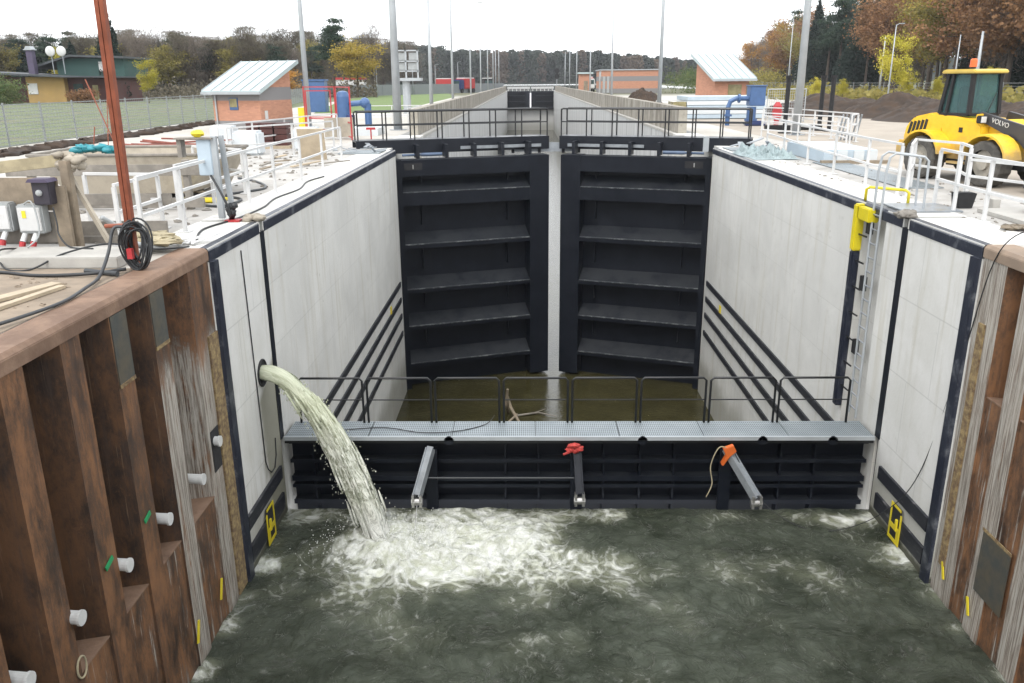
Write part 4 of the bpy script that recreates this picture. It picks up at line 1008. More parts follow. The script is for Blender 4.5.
# ------------------------------------------------------------------ wheel loader
def loader():
    t = thing('wheel_loader', (10.22, 21.1, 0), 'yellow compact wheel loader with grey wheels and glazed cab parked on the right yard', 'loader', None, math.atan2(-.954, .30))
    gy = NG('muddy_loader_yellow'); vy = gy.obj(); sy_ = gy.sep(vy); ny = gy.noise(vy, 3.5, 7, .72)
    cy_ = gy.mix(gy.ramp(ny, .3, .7), (.86, .50, .012), (1.0, .62, .03))
    cy_ = gy.mix(gy.ramp(gy.math('ADD', sy_[2], gy.math('MULTIPLY', ny, 1.1)), 1.05, 1.75, .75, 0), cy_, (.36, .27, .17))
    cy_ = gy.mix(gy.ramp(gy.noise(vy, 14, 5, .75), .60, .72, 0, .45), cy_, (.40, .30, .16))
    Y = gy.fin(cy_, gy.ramp(ny, .3, .7, .3, .6), 0, ny, .08, .01); D = M['rubber']
    hub = simple('dusty_wheel_rim', (.46, .42, .35), .8, 0, .25, 4, local=True)
    tyre = simple('dusty_tyre', (.13, .12, .105), .9, 0, .5, 4, local=True)
    gl = simple('teal_cab_glass', (.10, .20, .20), .08, 0, .35, 1.5, bs=0, local=True)
    def b(mb, name, mat, bevel=0, sm=False, par=None): return mb.build(name, mat, par or t, local=True, bevel=bevel, smooth=sm)
    for x in (-1.0, 1.02):
        for y in (-.78, .78):
            r = .53; wd = .21
            pr = [(-wd, r*.62), (-wd, r*.88), (-wd*.8, r*.98), (-.05, r), (.05, r), (wd*.8, r*.98), (wd, r*.88), (wd, r*.62)]
            m = MB(); n = 40; vs = []; fs = []
            for k in range(n):
                a = 2*PI*k/n; lug = 1.0
                for q, (yy, rr) in enumerate(pr):
                    rr2 = rr*(1.035 if (k % 2 == 0 and 1 <= q <= 6) else 1)
                    vs.append((x+rr2*math.cos(a), y+yy, .53+rr2*math.sin(a)))
            for k in range(n):
                for q in range(len(pr)-1): fs.append((k*8+q, k*8+q+1, ((k+1) % n)*8+q+1, ((k+1) % n)*8+q))
            m.add(vs, fs); wh = b(m, 'wheel', tyre)
            m = MB(); o_ = -1 if y < 0 else 1
            m.tube([(x, y-o_*.05, .53), (x, y+o_*.12, .53)], r*.62, 24); m.build('rim', hub, wh, local=True)
            m = MB(); m.tube([(x, y+o_*.12, .53), (x, y+o_*.19, .53)], r*.26, 12); m.build('hub', hub, wh, local=True)
            # fender
            m = MB(); ang = [PI*(.05+.9*k/10) for k in range(11)]
            P = [(x+.68*math.cos(a), .56+.66*math.sin(a)) for a in ang] + [(x+.63*math.cos(a), .56+.61*math.sin(a)) for a in ang[::-1]]
            vs = [(u, y-.24, v) for u, v in P]+[(u, y+.24, v) for u, v in P]; n2 = len(P); fs = []
            for k in range(10): fs += [(k, k+1, n2-2-k, n2-1-k), (n2+k, n2+n2-1-k, n2+n2-2-k, n2+k+1)]
            fs += [(k, (k+1) % n2, (k+1) % n2+n2, k+n2) for k in range(n2)]
            m.add(vs, fs); b(m, 'fender', Y)
    # rear body and counterweight
    m = MB(); m.prism([(-2.05, .62), (-2.12, 1.0), (-2.05, 1.28), (-1.80, 1.50), (-1.2, 1.62), (-.75, 1.62), (-.75, .95), (-1.6, .9), (-1.8, .55)], -.56, .56, 'y'); b(m, 'engine_hood', Y, .05)
    m = MB(); m.box((-2.2, -.7, .5), (-1.9, .7, .9)); b(m, 'counterweight', Y, .06)
    for k in range(5):
        m = MB(); x = -1.95+k*.13; m.add([(x, -.574, 1.08), (x+.07, -.574, 1.04), (x+.16, -.574, 1.36+.02*k), (x+.08, -.574, 1.38+.02*k), (x, -.55, 1.08), (x+.07, -.55, 1.04), (x+.16, -.55, 1.36+.02*k), (x+.08, -.55, 1.38+.02*k)],
                      [(0,1,2,3),(4,7,6,5),(0,4,5,1),(1,5,6,2),(2,6,7,3),(3,7,4,0)]); b(m, 'vent_slit', D)
    m = MB(); m.prism([(-.6, .5), (-.80, 1.2), (-1.0, 1.62), (.15, 1.50), (.45, 1.38), (.5, 1.05), (.3, .9), (.25, .5)], -.57, .57, 'y'); b(m, 'body', Y, .04)
    m = MB(); m.box((-.22, -.578, 1.18), (-.10, -.57, 1.30)); b(m, 'filler_cap', D)
    m = MB(); m.box((-.5, -.55, .38), (.3, .55, .55)); m.box((-1.6, -.35, .4), (1.6, .35, .75)); b(m, 'chassis', D)
    m = MB(); 
    for z in (.45, .72): m.box((-.25, -.80, z), (.25, -.62, z+.05))
    b(m, 'step', Y)
    # cab
    zb, zt = 1.60, 2.58; base = [(-.98, -.50), (-.06, -.50), (-.06, .38), (-.98, .38)]; top = [(-.86, -.46), (-.12, -.46), (-.12, .34), (-.86, .34)]
    bv = [Vector((x, y, zb if x < 0 else 1.50)) for x, y in base]; tv = [Vector((x, y, zt)) for x, y in top]
    m = MB()
    for i in range(4): m.bar(bv[i], tv[i], .09, .09)
    pm0 = Vector((-.76, -.505, 1.55)); pm1 = Vector((-.70, -.47, 2.58)); m.bar(pm0, pm1, .08, .08); m.bar(pm0*1+Vector((0, .88, 0)), pm1+Vector((0, .80, 0)), .06, .06)
    for i in range(4): m.bar(bv[i], bv[(i+1) % 4], .07, .07); m.bar(tv[i], tv[(i+1) % 4], .08, .08)
    b(m, 'cab_frame', M['seat'])
    for i, nm in enumerate(('side_window', 'windshield', 'side_window', 'rear_window')):
        j = (i+1) % 4; c = (bv[i]+bv[j]+tv[i]+tv[j])/4; inn = (Vector((c.x*.02, c.y*.02, 0)))
        m = MB(); q = [bv[i], bv[j], tv[j], tv[i]]; m.add([p-inn for p in q]+[p-inn*1.6 for p in q], [(0,1,2,3),(4,7,6,5),(0,4,5,1),(1,5,6,2),(2,6,7,3),(3,7,4,0)]); b(m, nm, M['cabglass'])
    m = MB(); m.tube([(-.0, -.05, 1.55), (-.06, .25, 2.1)], .012, 5); b(m, 'wiper', D)
    m = MB(); m.prism([(-1.04, 2.56), (-1.04, 2.61), (-.94, 2.66), (-.04, 2.66), (.05, 2.61), (.05, 2.56)], -.58, .44, 'y'); b(m, 'roof', M['paleyellow'], .03)
    m = MB(); m.tube([(-.55, -.1, 2.66), (-.55, -.1, 2.71)], .06, 10); bs_ = b(m, 'beacon_base', D)
    m = MB(); m.tube([(-.55, -.1, 2.71), (-.55, -.1, 2.88), (-.55, -.1, 2.91)], [.085, .08, .05], 12); m.build('beacon_lens', M['orange'], bs_, local=True)
    m = MB(); m.box((-.75, -.24, 1.55), (-.40, .22, 1.72)); m.box((-.80, -.22, 1.67), (-.68, .2, 2.25)); b(m, 'driver_seat', M['seat'], .04)
    m = MB(); m.tube([(-.1, -.02, 1.5), (-.22, -.02, 1.92)], .03, 6); m.tube([(-.22+.05*math.cos(a), .18*math.sin(a), 1.94-.1*math.cos(a)) for a in np.linspace(0, 2*PI, 13)], .014, 5); b(m, 'steering_wheel', D)
    # front frame, lift arms
    m = MB(); m.prism([(.35, .55), (.35, 1.0), (.5, 1.5), (.8, 1.52), (1.15, 1.2), (1.7, .95), (1.75, .55)], -.36, .36, 'y'); b(m, 'front_frame', Y, .04)
    for y in (-.42, .42):
        m = MB(); m.prism([(.20, 1.50), (.26, 1.68), (1.6, 1.40), (2.35, .75), (2.3, .45), (2.1, .5), (1.45, 1.05)], y-.05, y+.05, 'y'); b(m, 'lift_arm', M['armgrey'], .01)
        m = MB(); m.tube([(.9, y*.6, .95), (1.85, y*.6, .9)], .06, 8); b(m, 'hydraulic_cylinder', M['armgrey'])
        m = MB(); m.prism([(.16, .95), (.20, 1.62), (.36, 1.64), (.52, 1.0)], y*1.18-.03, y*1.18+.03, 'y'); b(m, 'tower_plate', Y, .01)
    m = MB(); m.box((2.25, -1.0, .12), (2.32, 1.0, .72)); m.prism([(2.3, .12), (3.0, .08), (3.0, .12), (2.36, .2)], -1.0, 1.0, 'y'); b(m, 'bucket', M['armgrey'], .01)
    m = MB(); m.box((.36, -.68, 1.42), (.5, -.5, 1.60)); hl = b(m, 'headlight_housing', D, .02)
    m = MB(); m.box((.5, -.66, 1.44), (.52, -.52, 1.58)); m.build('headlight', M['white'], hl, local=True)
    m = MB(); m.box((.36, .5, 1.42), (.5, .68, 1.60)); b(m, 'headlight_housing', D, .02)
    # lettering on the arm
    cu = bpy.data.curves.new('lettering', 'FONT'); cu.body = 'VOLVO'; cu.size = .155; cu.extrude = .004
    tmp = bpy.data.objects.new('lettering', cu); col.objects.link(tmp); bpy.context.view_layer.update()
    dg = bpy.context.evaluated_depsgraph_get(); me = bpy.data.meshes.new_from_object(tmp.evaluated_get(dg)); bpy.data.objects.remove(tmp)
    me.materials.append(M['white']); o = bpy.data.objects.new('lettering', me); col.objects.link(o); o.parent = t
    o.rotation_euler = (PI/2, math.radians(13), 0); o.location = (.62, -.476, 1.455)
    return t
def cabglass():
    g = NG('teal_cab_glazing'); tr = g.n('ShaderNodeBsdfTransparent'); tr.inputs[0].default_value = (.62, .82, .83, 1)
    g.p.inputs['Base Color'].default_value = (.10, .18, .18, 1); g.p.inputs['Roughness'].default_value = .05
    mx = g.n('ShaderNodeMixShader'); mx.inputs[0].default_value = .30; g.l(tr.outputs[0], mx.inputs[1]); g.l(g.p.outputs[0], mx.inputs[2]); g.l(mx.outputs[0], g.out.inputs[0])
    return g.m
M['cabglass'] = cabglass()
M['paleyellow'] = simple('sun_bleached_yellow', (.72, .52, .10), .4, 0, .1, 3)
M['armgrey'] = simple('loader_arm_grey', (.06, .06, .065), .5, 0, .3, 3)
loader()

# ------------------------------------------------------------------ left construction clutter
def mastbar(): 
    t = thing('steel_mast', (-6.52, 11.32, 0), 'tall leaning red-brown steel mast of two joined sections by the left sheet piling', 'mast')
    p = Vector((-6.52, 11.32, 0)); q = Vector((-5.93, 9.75, 4.9)); q = p + (Vector((-6.03, 10.4, 3.5))-p)*1.7
    d = (q-p).normalized(); sx = Vector((1, 0, 0))
    for k in (-1, 1):
        m = MB(); off = sx*.030*k; m.bar(p+off, q+off, .05, .085); m.build('mast_section', 'mast', t)
    m = MB()
    for f in (.1, .3, .5, .7): m.bar(p+d*f*6+Vector((-.05, .03, 0)), p+d*f*6+Vector((.05, .03, 0)), .04, .03)
    m.build('batten', 'mast', t)
    m = MB(); m.tube([(-6.85, 11.3, .60), (-6.45, 11.28, .62)], .03, 8); m.build('cross_peg', 'mast', t)
mastbar()
rc = random.Random(21)
t = thing('cable_coil', (-6.42, 11.2, .03), 'big coil of black cables hung on the foot of the red steel mast', 'cable coil')
for k in range(13):
    m = MB(); rx = rc.uniform(.11, .20); rz = rc.uniform(.24, .36); cx = -6.38+rc.uniform(-.07, .07); cz = .36+rc.uniform(-.05, .05); dy = rc.uniform(-.08, .08); tl = rc.uniform(-.3, .3)
    m.tube([(cx+rx*math.cos(a)+tl*.1*math.sin(a), 11.12+dy+.04*math.sin(2*a), cz+rz*math.sin(a)) for a in np.linspace(0, 2*PI, 26)], .013, 6, False)
    m.build('cable_loop', 'cable', t, smooth=True)
m = MB(); m.box((-6.45, 10.98, .2), (-6.38, 11.05, .34)); m.build('red_plug', 'redpaint', t)
rope('hose', [(-6.5, 11.1, .62), (-6.62, 11.05, .60), (-6.66, 10.9, .30), (-6.62, 10.5, .07), (-6.5, 9.9, .06), (-6.42, 9.2, .06), (-6.55, 8.5, .06), (-6.8, 7.8, .05), (-7.0, 7.0, .05), (-7.1, 6, .05)], .022, 'thick black hose trailing from the coil along the capping beam', 'hose', 'hose')
rope('ground_cable', [(-9.4, 11.4, .03), (-8.8, 10.9, .03), (-8.2, 10.95, .03), (-7.6, 10.75, .03), (-6.9, 10.75, .05), (-6.5, 11.0, .06)], .024, 'dark cable lying across the brown sand to the mast', 'cable')
rope('supply_cable', [(-8.75, 12.3, .1), (-8.6, 11.6, .2), (-8.3, 11.2, .03), (-7.9, 11.15, .03), (-7.6, 11.5, .18), (-7.2, 12.0, .22), (-6.6, 12.2, .1), (-6.3, 12.7, .04)], .014, 'thin black cable drooping over the concrete beam below the grey boxes', 'cable')
rope('apron_cable', [(-6.45, 13.4, .03), (-6.7, 14.4, .03), (-6.5, 15.6, .03), (-6.45, 17, .03), (-6.6, 18.4, .03), (-6.5, 20, .03), (-6.7, 21.6, .03), (-6.55, 22.8, .03)], .018, 'black cable winding along the white apron inside the left railing', 'cable')
rope('loose_cable', [(-8.0, 17.5, .03), (-7.4, 17.2, .03), (-7.3, 18.2, .03), (-7.9, 19.0, .03), (-7.4, 20.2, .03), (-8.0, 21.6, .03), (-8.8, 22.5, .03)], .03, 'looped dark hose on the apron behind the electric cabinet', 'hose', 'hose')
t = thing('concrete_beam', (-9, 11.8, 0), 'pale concrete edge beam between the brown sand and the timber barrier', 'beam')
m = MB(); m.box((-14, 11.30, 0), (-6.75, 11.55, .16)); m.box((-14, 11.55, 0), (-6.75, 12.35, .12)); m.build('beam_body', 'conc', t, bevel=.015)
m = MB(); m.tube([(-7.05, 10.98, .04), (-6.5, 10.75, .05)], .035, 10); tag(m.build('steel_tube', 'hose'), 'short grey steel tube lying on the sand by the mast foot', 'tube')
for i, (a, b, lab) in enumerate((((-7.5, 9.0), (-7.05, 10.25), 'pale fresh plank lying on the sand at the left edge, the wider one'), ((-7.15, 8.7), (-6.9, 10.1), 'narrow pale plank on the sand, closest to the capping beam'))):
    m = MB(); m.bar((a[0], a[1], .035), (b[0], b[1], .035), .17 if i == 0 else .10, .04); tag(m.build('plank', 'woodnew'), lab, 'plank', 'planks on the sand')
# hoarding board with electric boxes
t = thing('timber_hoarding', (-9, 12.7, 0), 'brown timber board panel carrying the grey electric boxes', 'timber panel')
m = MB(); m.box((-9.9, 12.66, .62), (-8.2, 12.71, 1.12)); m.build('top_board', 'wood', t, bevel=.008)
m = MB(); m.box((-9.9, 12.66, .12), (-8.3, 12.70, .60)); m.build('lower_board', 'woodgrey', t, bevel=.008)
m = MB(); m.box((-8.30, 12.60, .0), (-8.05, 12.66, 1.0)); m.box((-8.16, 12.72, 0), (-8.02, 12.86, 1.36)); m.build('upright', 'wood', t, bevel=.01)
m = MB(); m.box((-9.9, 12.9, 1.18), (-8.2, 12.95, 1.36), Matrix.Rotation(math.radians(-6), 3, 'Y')); m.build('top_rail_board', 'sandbag', t, bevel=.006)
def ebox(x, z, w_, h, lab, plugs=2):
    t = thing('electric_box', (x, 12.6, z), lab, 'electric box', 'electric boxes on the timber panel')
    m = MB(); m.box((x, 12.45, z), (x+w_, 12.65, z+h)); m.build('case', 'boxgrey', t, bevel=.02)
    m = MB(); m.box((x+.03, 12.425, z+.04), (x+w_-.03, 12.45, z+h-.04)); m.build('lid', 'white', t, bevel=.01)
    m = MB(); m.box((x+.1, 12.418, z+h*.55), (x+.16, 12.425, z+h*.8)); m.build('warning_sticker', 'yelmark', t)
    for k in range(plugs):
        px = x+.06+k*.17
        m = MB(); m.tube([(px, 12.5, z), (px-.02, 12.42, z-.12)], .04, 10); m.build('socket', 'white', t)
        m = MB(); m.tube([(px-.02, 12.42, z-.12), (px-.03, 12.40, z-.20)], .045, 10); m.build('plug', 'redpaint', t)
ebox(-8.78, .30, .40, .44, 'grey electric box with yellow sticker and red plugs, on the timber panel'); ebox(-9.25, .33, .38, .44, 'grey electric box at the left edge of the picture on the timber panel')
t = thing('meter_box', (-8.35, 12.5, .74), 'dark open junction box above the grey electric boxes', 'junction box')
m = MB(); m.box((-8.46, 12.42, .74), (-8.20, 12.62, 1.08)); m.build('case', 'darkplastic', t, bevel=.01)
m = MB(); m.prism([(-8.50, 1.08), (-8.16, 1.08), (-8.2, 1.13), (-8.46, 1.13)], 12.36, 12.64, 'y'); m.build('hood', 'violet', t)
m = MB(); m.ball((-8.35, 12.41, .92), .05, 10, 6); m.build('dial', 'boxgrey', t)
rope('plug_lead', [(-8.2, 12.45, .7), (-8.15, 12.4, .45), (-8.12, 12.35, .3), (-7.9, 12.2, .14), (-7.5, 12.1, .13)], .014, 'black lead with red connector hanging from the junction box', 'cable')
rope('grey_lead', [(-8.7, 12.5, .72), (-8.5, 12.4, .80), (-8.42, 12.36, .6), (-8.4, 12.3, .3), (-8.55, 12.2, .13)], .012, 'thin grey lead looping over the right electric box', 'cable', 'boxgrey')
# shoring barrier behind
t = thing('timber_barrier', (-9.5, 16, 0), 'low barrier of grey weathered boards around the excavation', 'barrier')
for x in (-11.2, -8.0): m = MB(); m.box((x, 16.9, 0), (x+.12, 17.05, 1.0)); m.build('post', 'woodgrey', t)
for (xa, xb, y, z0, z1) in ((-11.6, -7.6, 16.86, .70, .92), (-10.2, -7.3, 14.6, .42, .62), (-10.0, -7.0, 13.6, .05, .30), (-10.0, -6.9, 13.2, .0, .12), (-11.2, -7.6, 16.86, .05, .25)):
    m = MB(); m.box((xa, y, z0), (xb, y+.05, z1)); m.build('board', 'woodgrey', t, bevel=.006)
m = MB(); m.bar((-8.2, 13.0, 1.2), (-7.55, 12.7, .12), .05, .08); tag(m.build('ragged_strut', 'canvas'), 'pale ragged diagonal strut tied with cloth beside the timber post', 'strut')
m = MB(); rs = random.Random(8)
for k in range(14): m.ball((-8.15+rs.uniform(-.12, .2), 12.95+rs.uniform(-.1, .1), 1.38+rs.uniform(-.15, .06)), .09, 7, 5, (1.3, 1, .7), .4, k)
tag(m.build('cloth_bundle', 'canvas', smooth=True), 'dirty cloth bundle tied on top of the timber post', 'cloth')
t = thing('canvas_bin', (-10, 19.5, 0), 'pale canvas lined trough with a teal bag on its rim', 'trough')
m = MB(); m.add([(-11.2, 18.4, .15), (-8.6, 18.4, .15), (-8.3, 20.5, .15), (-11.4, 20.5, .15), (-11.9, 18.2, 1.0), (-8.2, 18.2, 1.0), (-7.9, 20.8, 1.0), (-12, 20.8, 1.0)], [(0,1,5,4),(1,2,6,5),(2,3,7,6),(3,0,4,7),(0,3,2,1)]); m.build('liner', 'canvas', t)
m = MB(); m.tube([(-11.9, 18.2, 1.0), (-8.2, 18.2, 1.0), (-7.9, 20.8, 1.0), (-12, 20.8, 1.0), (-11.9, 18.2, 1.0)], .035, 6); m.build('rim', 'woodgrey', t)
m = MB()
for k in range(8): m.ball((-10.9+k*.13+rs.uniform(-.05, .05), 18.4, 1.1+rs.uniform(-.03, .06)), .13, 8, 5, (1.3, 1, .6), .35, k)
tag(m.build('teal_bag', 'tealbag', smooth=True), 'crumpled teal plastic bag on the rim of the canvas trough', 'bag')
m = MB()
for k in range(26): y = rs.uniform(29.6, 33); x = rs.uniform(-16, -15); m.tube([(x, y, .1+rs.random()*.35), (x+rs.uniform(2.5, 3.6), y+rs.uniform(-.5, .2), .08+rs.random()*.3)], .035, 5)
tag(m.build('rebar_pile', 'rail_rust'), 'heap of red primed steel bars on the pale ground', 'rebar pile')
m = MB()
for k in range(14): m.ball((-6.85+rs.uniform(-.35, .35), 12.55+rs.uniform(-.25, .2), .12+rs.uniform(0, .12)), .14, 7, 5, (1.5, 1, .35), .4, k+50)
tag(m.build('strap_heap', 'sandbag'), 'heap of tan webbing straps at the corner of the capping beam', 'straps')
m = MB(); 
for k in range(12): m.bar((-6.6+rs.uniform(-.3, .3), 12.9+rs.uniform(-.25, .2), .05), (-6.4+rs.uniform(-.3, .4), 13.1+rs.uniform(-.25, .3), .08+rs.random()*.06), .05, .012)
tag(m.build('wood_scraps', 'white'), 'scattered white plastic and wood scraps beside the tan straps', 'scraps')
rope('white_hose', [(-7.3, 12.1, .6), (-7.15, 12.3, .4), (-6.9, 12.2, .2), (-6.55, 12.4, .06)], .035, 'bent grey flat hose beside the tan straps', 'hose', 'boxgrey')
t = thing('electric_cabinet', (-6.9, 15.5, 0), 'grey electric cabinet on two steel posts inside the left railing', 'cabinet')
m = MB(); m.box((-7.06, 15.4, .85), (-6.80, 15.62, 1.5)); m.build('case', 'ltblue', t, bevel=.012)
m = MB(); m.box((-6.80, 15.42, .05), (-6.70, 15.52, 1.55)); m.build('post', 'galvpole', t)
m = MB(); m.bar((-6.62, 15.7, .05), (-6.70, 15.7, 1.55), .09, .06); m.build('post', 'galvpole', t)
m = MB(); m.box((-7.45, 15.35, 1.50), (-6.75, 15.7, 1.53)); m.build('shelf_board', 'woodgrey', t)
m = MB(); m.box((-7.42, 15.4, 1.18), (-7.34, 15.6, 1.5)); m.build('side_board', 'woodgrey', t)
rope('cabinet_cable', [(-6.85, 15.4, .85), (-6.6, 15.2, .5), (-6.5, 15.2, .2), (-6.55, 15.3, .05)], .022, 'black cable dropping from the cabinet to the apron', 'cable')
m = MB()
for k in range(7): m.ball((-6.52+rs.uniform(-.08, .08), 15.35+rs.uniform(-.05, .05), .12+.03*k), .07, 7, 5, (1, 1, 1), .3, k)
tag(m.build('cable_bunch', 'cable', smooth=True), 'bunch of black connectors on a red base beside the cabinet', 'cables')
m = MB(); m.box((-6.62, 15.2, .015), (-6.35, 15.42, .05)); tag(m.build('red_tray', 'redpaint'), 'small red tray under the black connectors', 'tray')
m = MB(); m.ball((-7.05, 15.5, 1.60), .09, 9, 6, (1.4, 1, .7), .2, 3); tag(m.build('yellow_vest', 'yelmark'), 'crumpled fluorescent yellow vest on the cabinet shelf', 'vest')
m = MB(); m.box((-8.6, 17.8, .03), (-7.6, 18.3, .07)); tag(m.build('yellow_sheet', 'yelmark'), 'bright yellow plastic sheet on the ground behind the railing', 'sheet')
m = MB(); m.box((-7.72, 28.2, .0), (-8.6, 28.26, 1.05), Matrix.Rotation(.25, 3, 'X'), (-8, 28.2, 0)); tag(m.build('plywood_board', 'woodnew'), 'leaning plywood board inside the white railing', 'board')
# pallets of bricks, white big bag
t = thing('brick_pallet', (-10.4, 33.5, 0), 'pallet of dark red bricks behind the white railing by the left hut', 'pallet')
for i in range(3):
    for j in range(4): m = MB(); m.box((-12.0+i*.55, 33.2, .12+j*.22), (-11.52+i*.55, 33.8, .32+j*.22)); m.build('brick_stack', 'housered', t)
m = MB(); m.box((-12.1, 33.1, 0), (-10.3, 33.9, .12)); m.build('pallet_base', 'woodnew', t)
for i, (x, y, lab) in enumerate(((-11.0, 30.4, 'white big bag of material in front of the brick pallet'), (-9.4, 32.5, 'white wrapped stack right of the brick pallet'), (-13.2, 34.2, 'white wrapped stack left of the brick pallet'))):
    m = MB(); m.box((x-.5, y-.4, 0), (x+.45, y+.4, .85)); tag(m.build('big_bag', 'insul', bevel=.08), lab, 'bag', 'white bags near the left hut')
rq = random.Random(44)
for i in range(16):
    x = rq.uniform(-10.5, -7.3); y = rq.uniform(18.5, 29); a_ = rq.random()*3; l_ = rq.uniform(.4, 1.3)
    m = MB(); m.bar((x, y, .05), (x+l_*math.cos(a_), y+l_*math.sin(a_), .06+rq.random()*.1), rq.uniform(.08, .18), .035)
    tag(m.build('loose_board', rq.choice(['woodgrey', 'wood', 'woodnew'])), 'loose board lying among the rubble on the left apron', 'board', 'loose boards on the left apron')
m = MB()
for i in range(260):
    x = rq.uniform(-12, -7.2); y = rq.uniform(13, 32); m.ball((x, y, .015), rq.uniform(.015, .07), 6, 4, (1.3, 1, .6), .4, i)
tag(m.build('rubble', 'woodgrey'), 'scattered rubble and dirt on the left apron', 'rubble', kind='stuff')
m = MB()
for i in range(420):
    x = rq.uniform(-12, -6.6); y = rq.uniform(3, 11.2); m.ball((x, y, .012), rq.uniform(.008, .035), 6, 4, (1.3, 1, .6), .4, i)
tag(m.build('pebbles', 'sand'), 'small stones on the brown sand', 'stones', kind='stuff')
m = MB()
for i in range(160):
    x = rq.uniform(6.6, 9.4); y = rq.uniform(13, 34); m.ball((x, y, .012), rq.uniform(.01, .045), 6, 4, (1.3, 1, .6), .4, i)
tag(m.build('grit', 'woodgrey'), 'scattered grit and dirt on the right apron', 'grit', kind='stuff')
# thin red masts
for i, (p, q, lab) in enumerate((((-15.5, 29, 0), (-15.0, 29, 4.0), 'thin red mast right of the big leaning mast, taller'), ((-11.2, 21.5, 0), (-12.2, 21.8, 2.6), 'thin leaning red rod left of the big mast'), ((-12.8, 22.5, 0), (-12.5, 22.5, 1.4), 'short dark leaning rod of the tripod behind the mast'))):
    m = MB(); m.tube([p, q], .016, 6); tag(m.build('thin_mast', 'mast'), lab, 'rod', 'thin red rods')

# ------------------------------------------------------------------ machinery by the gates
def gearL():
    t = thing('gate_drive', (-11.6, 49, 0), 'blue gate drive machine with pipe elbow on the left of the gates', 'machine')
    m = MB(); m.tube([(-11.5, 49, .0), (-11.5, 49, .35)], .5, 12); m.tube([(-11.5, 49, .35), (-11.5, 49, 1.7), (-11.5, 49, 1.95), (-11.5, 49, 2.02)], [.37, .37, .30, .1], 16); m.build('drum', 'blue', t)
    m = MB(); m.tube([(-11.1, 49, 1.3), (-10.4, 49, 1.35)], .16, 10); m.build('pipe', 'blue', t)
    m = MB(); m.ball((-10.25, 49, 1.35), .3, 12, 8); m.tube([(-10.1, 49, 1.3), (-10.1, 49, .0)], .2, 10); m.build('elbow', 'blue', t)
    m = MB(); m.box((-11.3, 48.6, 0), (-10.9, 49.2, .7)); m.build('motor', 'truckblue', t, bevel=.03)
gearL()
def gearR():
    t = thing('gate_drive', (11.8, 48, 0), 'blue gate drive machine with square tank and pipe elbow on the right of the gates', 'machine')
    m = MB(); m.box((11.3, 47.7, 1.05), (12.15, 48.5, 2.1)); m.build('tank', 'blue', t, bevel=.03)
    m = MB(); m.box((11.25, 47.65, 2.1), (12.2, 48.55, 2.15)); m.build('tank_lid', 'blue', t)
    m = MB(); m.tube([(11.5, 48, 0), (11.5, 48, 1.0)], .26, 10); m.tube([(11.5, 48, .25), (11.5, 48, .35)], .36, 10); m.build('pedestal', 'blue', t)
    m = MB(); m.tube([(11.3, 48, 1.45), (10.6, 48, 1.45), (10.3, 48, 1.3), (10.2, 48, 1.0), (10.2, 48, 0)], .13, 10); m.tube([(10.72, 48, 1.45), (10.82, 48, 1.45)], .24, 10); m.tube([(10.2, 48, .5), (10.2, 48, .6)], .24, 10); m.build('pipe', 'blue', t, smooth=False)
    m = MB(); m.box((11.0, 47.2, .0), (12.2, 47.7, .28)); m.build('base_cover', 'truckblue', t, bevel=.08)
gearR()
t = thing('hydrant', (12.35, 46, 0), 'red valve body beside the blue tank on the right', 'valve')
m = MB(); m.tube([(12.35, 46, 0), (12.35, 46, .4), (12.35, 46, .5), (12.35, 46, 1.1), (12.35, 46, 1.3)], [.14, .14, .24, .22, .1], 12); m.build('body', 'redpaint', t)
m = MB(); m.tube([(12.1, 46, .75), (12.6, 46, .75)], .1, 10); m.build('outlet', 'redpaint', t)
def cage(x0, y0, x1, y1, h, lab):
    t = thing('barrier_frame', (x0, y0, 0), lab, 'frame', 'red steel barrier frames')
    for x, y in ((x0, y0), (x1, y1)): m = MB(); m.bar((x, y, 0), (x, y, h), .06, .06); m.build('post', 'redpaint', t)
    for z in (.12, .75, h-.03): m = MB(); m.bar((x0, y0, z), (x1, y1, z), .05, .05); m.build('bar', 'redpaint', t)
cage(-12.3, 43.5, -10.4, 42.0, 2.3, 'red steel barrier frame left of the blue drum')
cage(-10.35, 42.0, -8.8, 37.8, 2.3, 'red steel barrier frame in front of the blue drum')
cage(-12.6, 45.0, -11.2, 44.6, 2.1, 'red steel barrier frame behind the yellow post, farthest left')
m = MB(); m.box((-10.2, 38.6, .1), (-8.9, 38.9, .95)); tag(m.build('crate', 'canvas', bevel=.01), 'pale plywood crate inside the red frames', 'crate')
m = MB(); m.tube([(-13.1, 46, 0), (-13.1, 46, 1.2)], .22, 12); tag(m.build('yellow_drum', 'yelmark'), 'yellow post drum behind the red frames by the grey pole', 'drum')
m = MB(); m.box((-20.5, 75, 0), (-18.6, 76.2, 2.6)); m.box((-20.6, 74.9, 2.6), (-18.5, 76.3, 2.75)); tag(m.build('portable_toilet', 'blue', bevel=.03), 'blue portable cabin between the left hut and the grey pole', 'cabin')
m = MB(); m.tube([(-7.8, 37, 0), (-7.8, 37, .55)], .03, 6); m.box((-8.0, 36.97, .5), (-7.6, 37.03, .6)); tag(m.build('red_valve_key', 'redpaint'), 'small red T-shaped valve key beside the left gate walkway', 'valve key')
m = MB(); m.box((-10.2, 41, .0), (-8.2, 43, .35)); tag(m.build('orange_cover', 'insul'), 'pale slab behind the left end of the gate walkway', 'slab')
